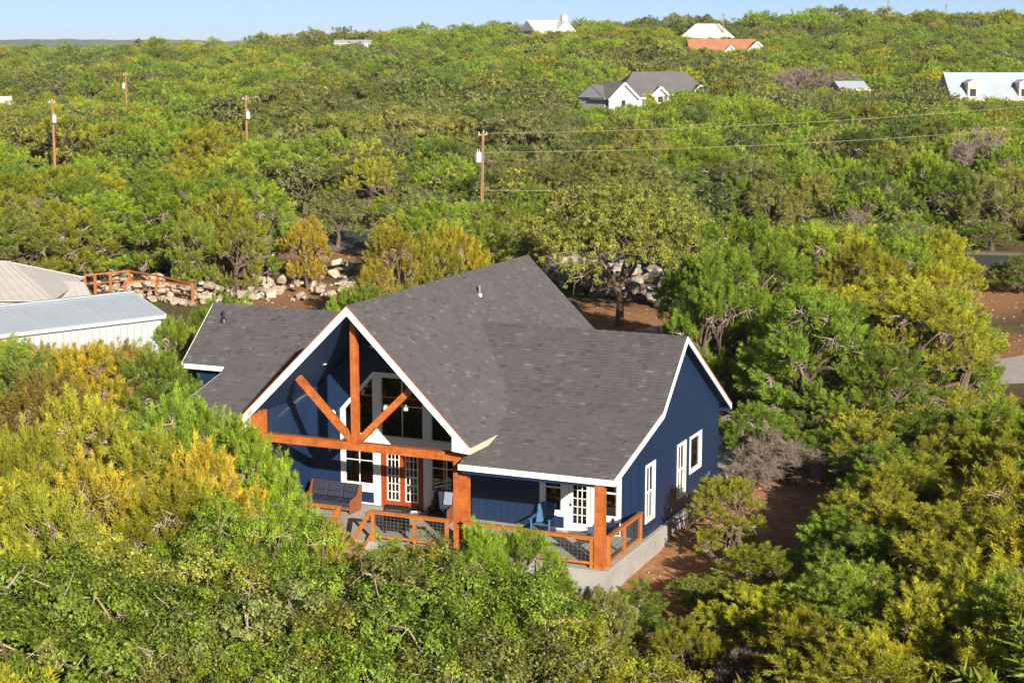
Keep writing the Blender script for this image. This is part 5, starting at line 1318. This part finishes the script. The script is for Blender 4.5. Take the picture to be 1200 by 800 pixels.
# ---- pick the 300 that show largest as trees of their own; the rest is the woodland
def size_key(t):
    d_, l_ = dl(t[0], t[1]); m_ = 600 - abs(FPX * l_ / d_) + FPX * 2.6 / d_; pt = px_of((t[0], t[1], gz(t[0], t[1]) + t[2]))[1]
    return (t[2] / d_) * (1 if m_ > 0 and pt < 800 else .1)
order = list(range(HEROES)) + sorted(range(HEROES, len(TREES)), key=lambda i: -size_key(TREES[i]))
# the jitter grid is dense: those well hidden behind nearer crowns show less
OWN = order[:300]; REST = order[300:]
ORD = ['first', 'second', 'third', 'fourth', 'fifth', 'sixth', 'seventh', 'eighth', 'ninth', 'tenth', 'eleventh', 'twelfth', 'thirteenth', 'fourteenth', 'fifteenth', 'sixteenth', 'seventeenth', 'eighteenth', 'nineteenth', 'twentieth']
def zone(x, y):
    d_, l_ = dl(x, y); px = 600 + FPX * l_ / d_
    if d_ < 42 and px < 480: return 'in the lowest row below the sofa'
    if d_ < 47 and px < 480: return 'below the sofa railing'
    if d_ < 47 and px < 780: return 'in front of the right porch'
    if d_ < 48 and px >= 780: return 'in the nearest right thicket'
    if d_ < 58 and px >= 780: return 'right of the porch corner'
    if d_ < 66 and px < 420: return 'left of the front porch'
    if d_ < 82 and px < 300: return 'before the long metal shed'
    if d_ < 58: return 'against the porch foundation'
    if d_ < 66 and px >= 780: return 'beside the red soil strip'
    if d_ < 80 and px >= 780: return 'past the rear gable corner'
    if d_ < 95 and px > 780: return 'this side of the driveway'
    if d_ < 118 and px > 780: return 'between driveway and boulder bank'
    if d_ < 118 and px < 420: return 'between shed and left roof'
    if d_ < 120 and px < 640: return 'close behind the left roof'
    if d_ < 136 and px < 330: return 'behind the rusty fence'
    if d_ < 136 and px > 780: return 'this side of the right road'
    if d_ < 136: return 'by the boulder bank'
    if px < 180: return 'beyond the road at far left'
    if px < 330: return 'beyond the road behind the fence'
    if px < 480: return 'beyond the road left of the transformer pole'
    if px < 640: return 'beyond the road behind the transformer pole'
    if px < 860: return 'beyond the road behind the tallest oak'
    return 'beyond the road below the right power lines'
from collections import defaultdict
ZN = defaultdict(list)
for i in OWN:
    t = TREES[i]; sp = 'live oak' if t[4] == 'oak' else 'leafless shrub' if t[4] == 'bare' else 'juniper'
    ZN[(t[5], sp, zone(t[0], t[1]))].append(i)
LAB = {}
for (tn, sp, zn), ids in ZN.items():
    ids.sort(key=lambda i: dl(TREES[i][0], TREES[i][1])[1] / dl(TREES[i][0], TREES[i][1])[0]); n_ = len(ids)
    for k, i in enumerate(ids):
        if n_ == 1: LAB[i] = (f'only {tn} {sp} {zn}', None)
        elif n_ <= 20:
            LAB[i] = (f'{ORD[k]} {tn} {sp} from the left {zn}', f'{tn} {sp}s {zn}')
        else: LAB[i] = (f'{tn} {sp} {zn}', f'{tn} {sp}s {zn}')
MADE = {}
def place(i):
    x, y, h, r_, sp, tn, pr = TREES[i]
    pool = NO if sp == 'oak' else NC if sp == 'cone' else NB if sp == 'bare' else NJ
    p = BIG if pr == 'tall' else random.choice(pool)
    root = empty('live_oak' if sp == 'oak' else 'bare_shrub' if sp == 'bare' else 'juniper_tree', (x, y, gz(x, y) - .05), random.uniform(0, 6.28), LAB[i][0], 'shrub' if sp == 'bare' else 'tree', LAB[i][1])
    sz = h / p.H; sr = (r_ / p.R) if r_ else sz * random.uniform(.92, 1.08)
    sr = max(.6 * sz, min(1.7 * sz, sr))
    root.scale = (sr, sr * random.uniform(.94, 1.06), sz)
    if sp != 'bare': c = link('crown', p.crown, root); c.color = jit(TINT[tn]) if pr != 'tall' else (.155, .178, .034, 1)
    link('trunk', p.trunk, root); link('branches', p.twigs, root, 'stuff')
for i in OWN: place(i)

# ---- the remaining wood: one object, trees instanced on points
FAR = []
for i, (kind, H, Rr) in enumerate([('juniper', 5.6, 2.3), ('juniper', 6.2, 2.6), ('juniper', 5.0, 2.2), ('juniper', 6.4, 2.5), ('juniper', 5.6, 2.7), ('oak', 6.0, 3.2), ('oak', 6.6, 3.6), ('oak', 5.6, 3.0), ('oak', 6.8, 3.5)]):
    FAR.append(make_proto(kind, 300 + i, H, Rr, False))
def woodland():
    V = []; F = []; mi = []; pid = []; leaf = []; base = 0
    for k, p in enumerate(FAR):
        for (vs, fs, ls, m_) in ((p.V, np.arange(len(p.V)).reshape(-1, p.k).tolist(), p.A, 0), (np.array(p.mb.v), p.mb.f, None, 1), (np.array(p.tw.v), p.tw.f, None, 2)):
            V.append(vs); F += [tuple(int(q) + base for q in f) for f in fs]; mi += [m_] * len(fs); pid.append(np.full(len(vs), k)); base += len(vs)
            leaf.append(np.concatenate([ls, np.zeros((len(vs), 1)), np.ones((len(vs), 1))], 1) if ls is not None else np.ones((len(vs), 4)))
    pts = []; tint = []; scl = []; rot = []; pick = []
    for i in REST:
        x, y, h, r_, sp, tn, _ = TREES[i]; k = random.randrange(5, 9) if sp == 'oak' else random.randrange(0, 5); p = FAR[k]
        pts.append((x, y, gz(x, y) - .05)); tint.append(jit(TINT[tn])); sz = h / p.H; sr = r_ / p.R; scl.append((sr, sr * random.uniform(.9, 1.1), sz)); rot.append((0, 0, random.uniform(0, 6.28))); pick.append(k)
    n0 = base; n1 = len(pts)
    me = bpy.data.meshes.new('woodland'); me.from_pydata(np.concatenate(V + [np.array(pts)]).tolist(), [], F)
    for m_ in (M['leaf_far'], M['bark'], M['twig']): me.materials.append(m_)
    me.polygons.foreach_set('material_index', mi)
    def at(n, typ, a, key): q = me.attributes.new(n, typ, 'POINT'); q.data.foreach_set(key, np.asarray(a).ravel())
    at('leaf', 'FLOAT_COLOR', np.concatenate(leaf + [np.ones((n1, 4))]).astype(np.float32), 'color')
    at('pid', 'INT', np.concatenate(pid + [np.array(pick) + 100]).astype(np.int32), 'value')
    at('tint', 'FLOAT_COLOR', np.concatenate([np.ones((n0, 4)), np.array(tint)]).astype(np.float32), 'color')
    at('scl', 'FLOAT_VECTOR', np.concatenate([np.ones((n0, 3)), np.array(scl)]).astype(np.float32), 'vector')
    at('rot', 'FLOAT_VECTOR', np.concatenate([np.zeros((n0, 3)), np.array(rot)]).astype(np.float32), 'vector')
    o = link('woodland', me, None, 'stuff'); o['label'] = 'dense evergreen woodland of juniper and live oak covering the hillside'
    ng = bpy.data.node_groups.new('woodland', 'GeometryNodeTree'); ng.interface.new_socket('Geometry', in_out='INPUT', socket_type='NodeSocketGeometry'); ng.interface.new_socket('Geometry', in_out='OUTPUT', socket_type='NodeSocketGeometry')
    N = ng.nodes; Lk = ng.links; gi = N.new('NodeGroupInput'); go = N.new('NodeGroupOutput'); jn = N.new('GeometryNodeJoinGeometry')
    def attr(n, ty): q = N.new('GeometryNodeInputNamedAttribute'); q.data_type = ty; q.inputs['Name'].default_value = n; return q.outputs['Attribute']
    pida = attr('pid', 'INT'); scla = attr('scl', 'FLOAT_VECTOR'); rota = attr('rot', 'FLOAT_VECTOR')
    def eq(v):
        c = N.new('FunctionNodeCompare'); c.data_type = 'INT'; c.operation = 'EQUAL'; Lk.new(pida, c.inputs[2]); c.inputs[3].default_value = v; return c.outputs[0]
    for k in range(len(FAR)):
        s1 = N.new('GeometryNodeSeparateGeometry'); s1.domain = 'POINT'; Lk.new(gi.outputs[0], s1.inputs[0]); Lk.new(eq(k), s1.inputs[1])
        s2 = N.new('GeometryNodeSeparateGeometry'); s2.domain = 'POINT'; Lk.new(gi.outputs[0], s2.inputs[0]); Lk.new(eq(100 + k), s2.inputs[1])
        io = N.new('GeometryNodeInstanceOnPoints'); Lk.new(s2.outputs[0], io.inputs['Points']); Lk.new(s1.outputs[0], io.inputs['Instance']); Lk.new(rota, io.inputs['Rotation']); Lk.new(scla, io.inputs['Scale'])
        Lk.new(io.outputs[0], jn.inputs[0])
    Lk.new(jn.outputs[0], go.inputs[0])
    md = o.modifiers.new('woodland', 'NODES'); md.node_group = ng
woodland()
print('own depth', max(dl(TREES[i][0], TREES[i][1])[0] for i in OWN[HEROES:]))
print('trees', len(TREES), 'own', len(OWN), 'tris near', sum(len(p.V) // p.k * (p.k - 2) for p in NEAR), 'far', sum(len(p.V) // p.k * (p.k - 2) for p in FAR))

# ------------------------------------------------------------------ air
hz = bpy.data.materials.new('haze'); hz.use_nodes = True; t = hz.node_tree; t.nodes.remove(t.nodes['Principled BSDF'])
pv = t.nodes.new('ShaderNodeVolumePrincipled'); pv.inputs['Color'].default_value = (.86, .92, 1, 1); pv.inputs['Density'].default_value = .00006
t.links.new(pv.outputs[0], t.nodes['Material Output'].inputs['Volume'])
hb_ = MB()
c4 = [xy(-320, -6300), xy(-320, 6300), xy(12300, 6300), xy(12300, -6300)]
hb_.prism([(p[0], p[1], -16) for p in c4], (0, 0, 100))
hb_.build('haze', hz, None, 'stuff')
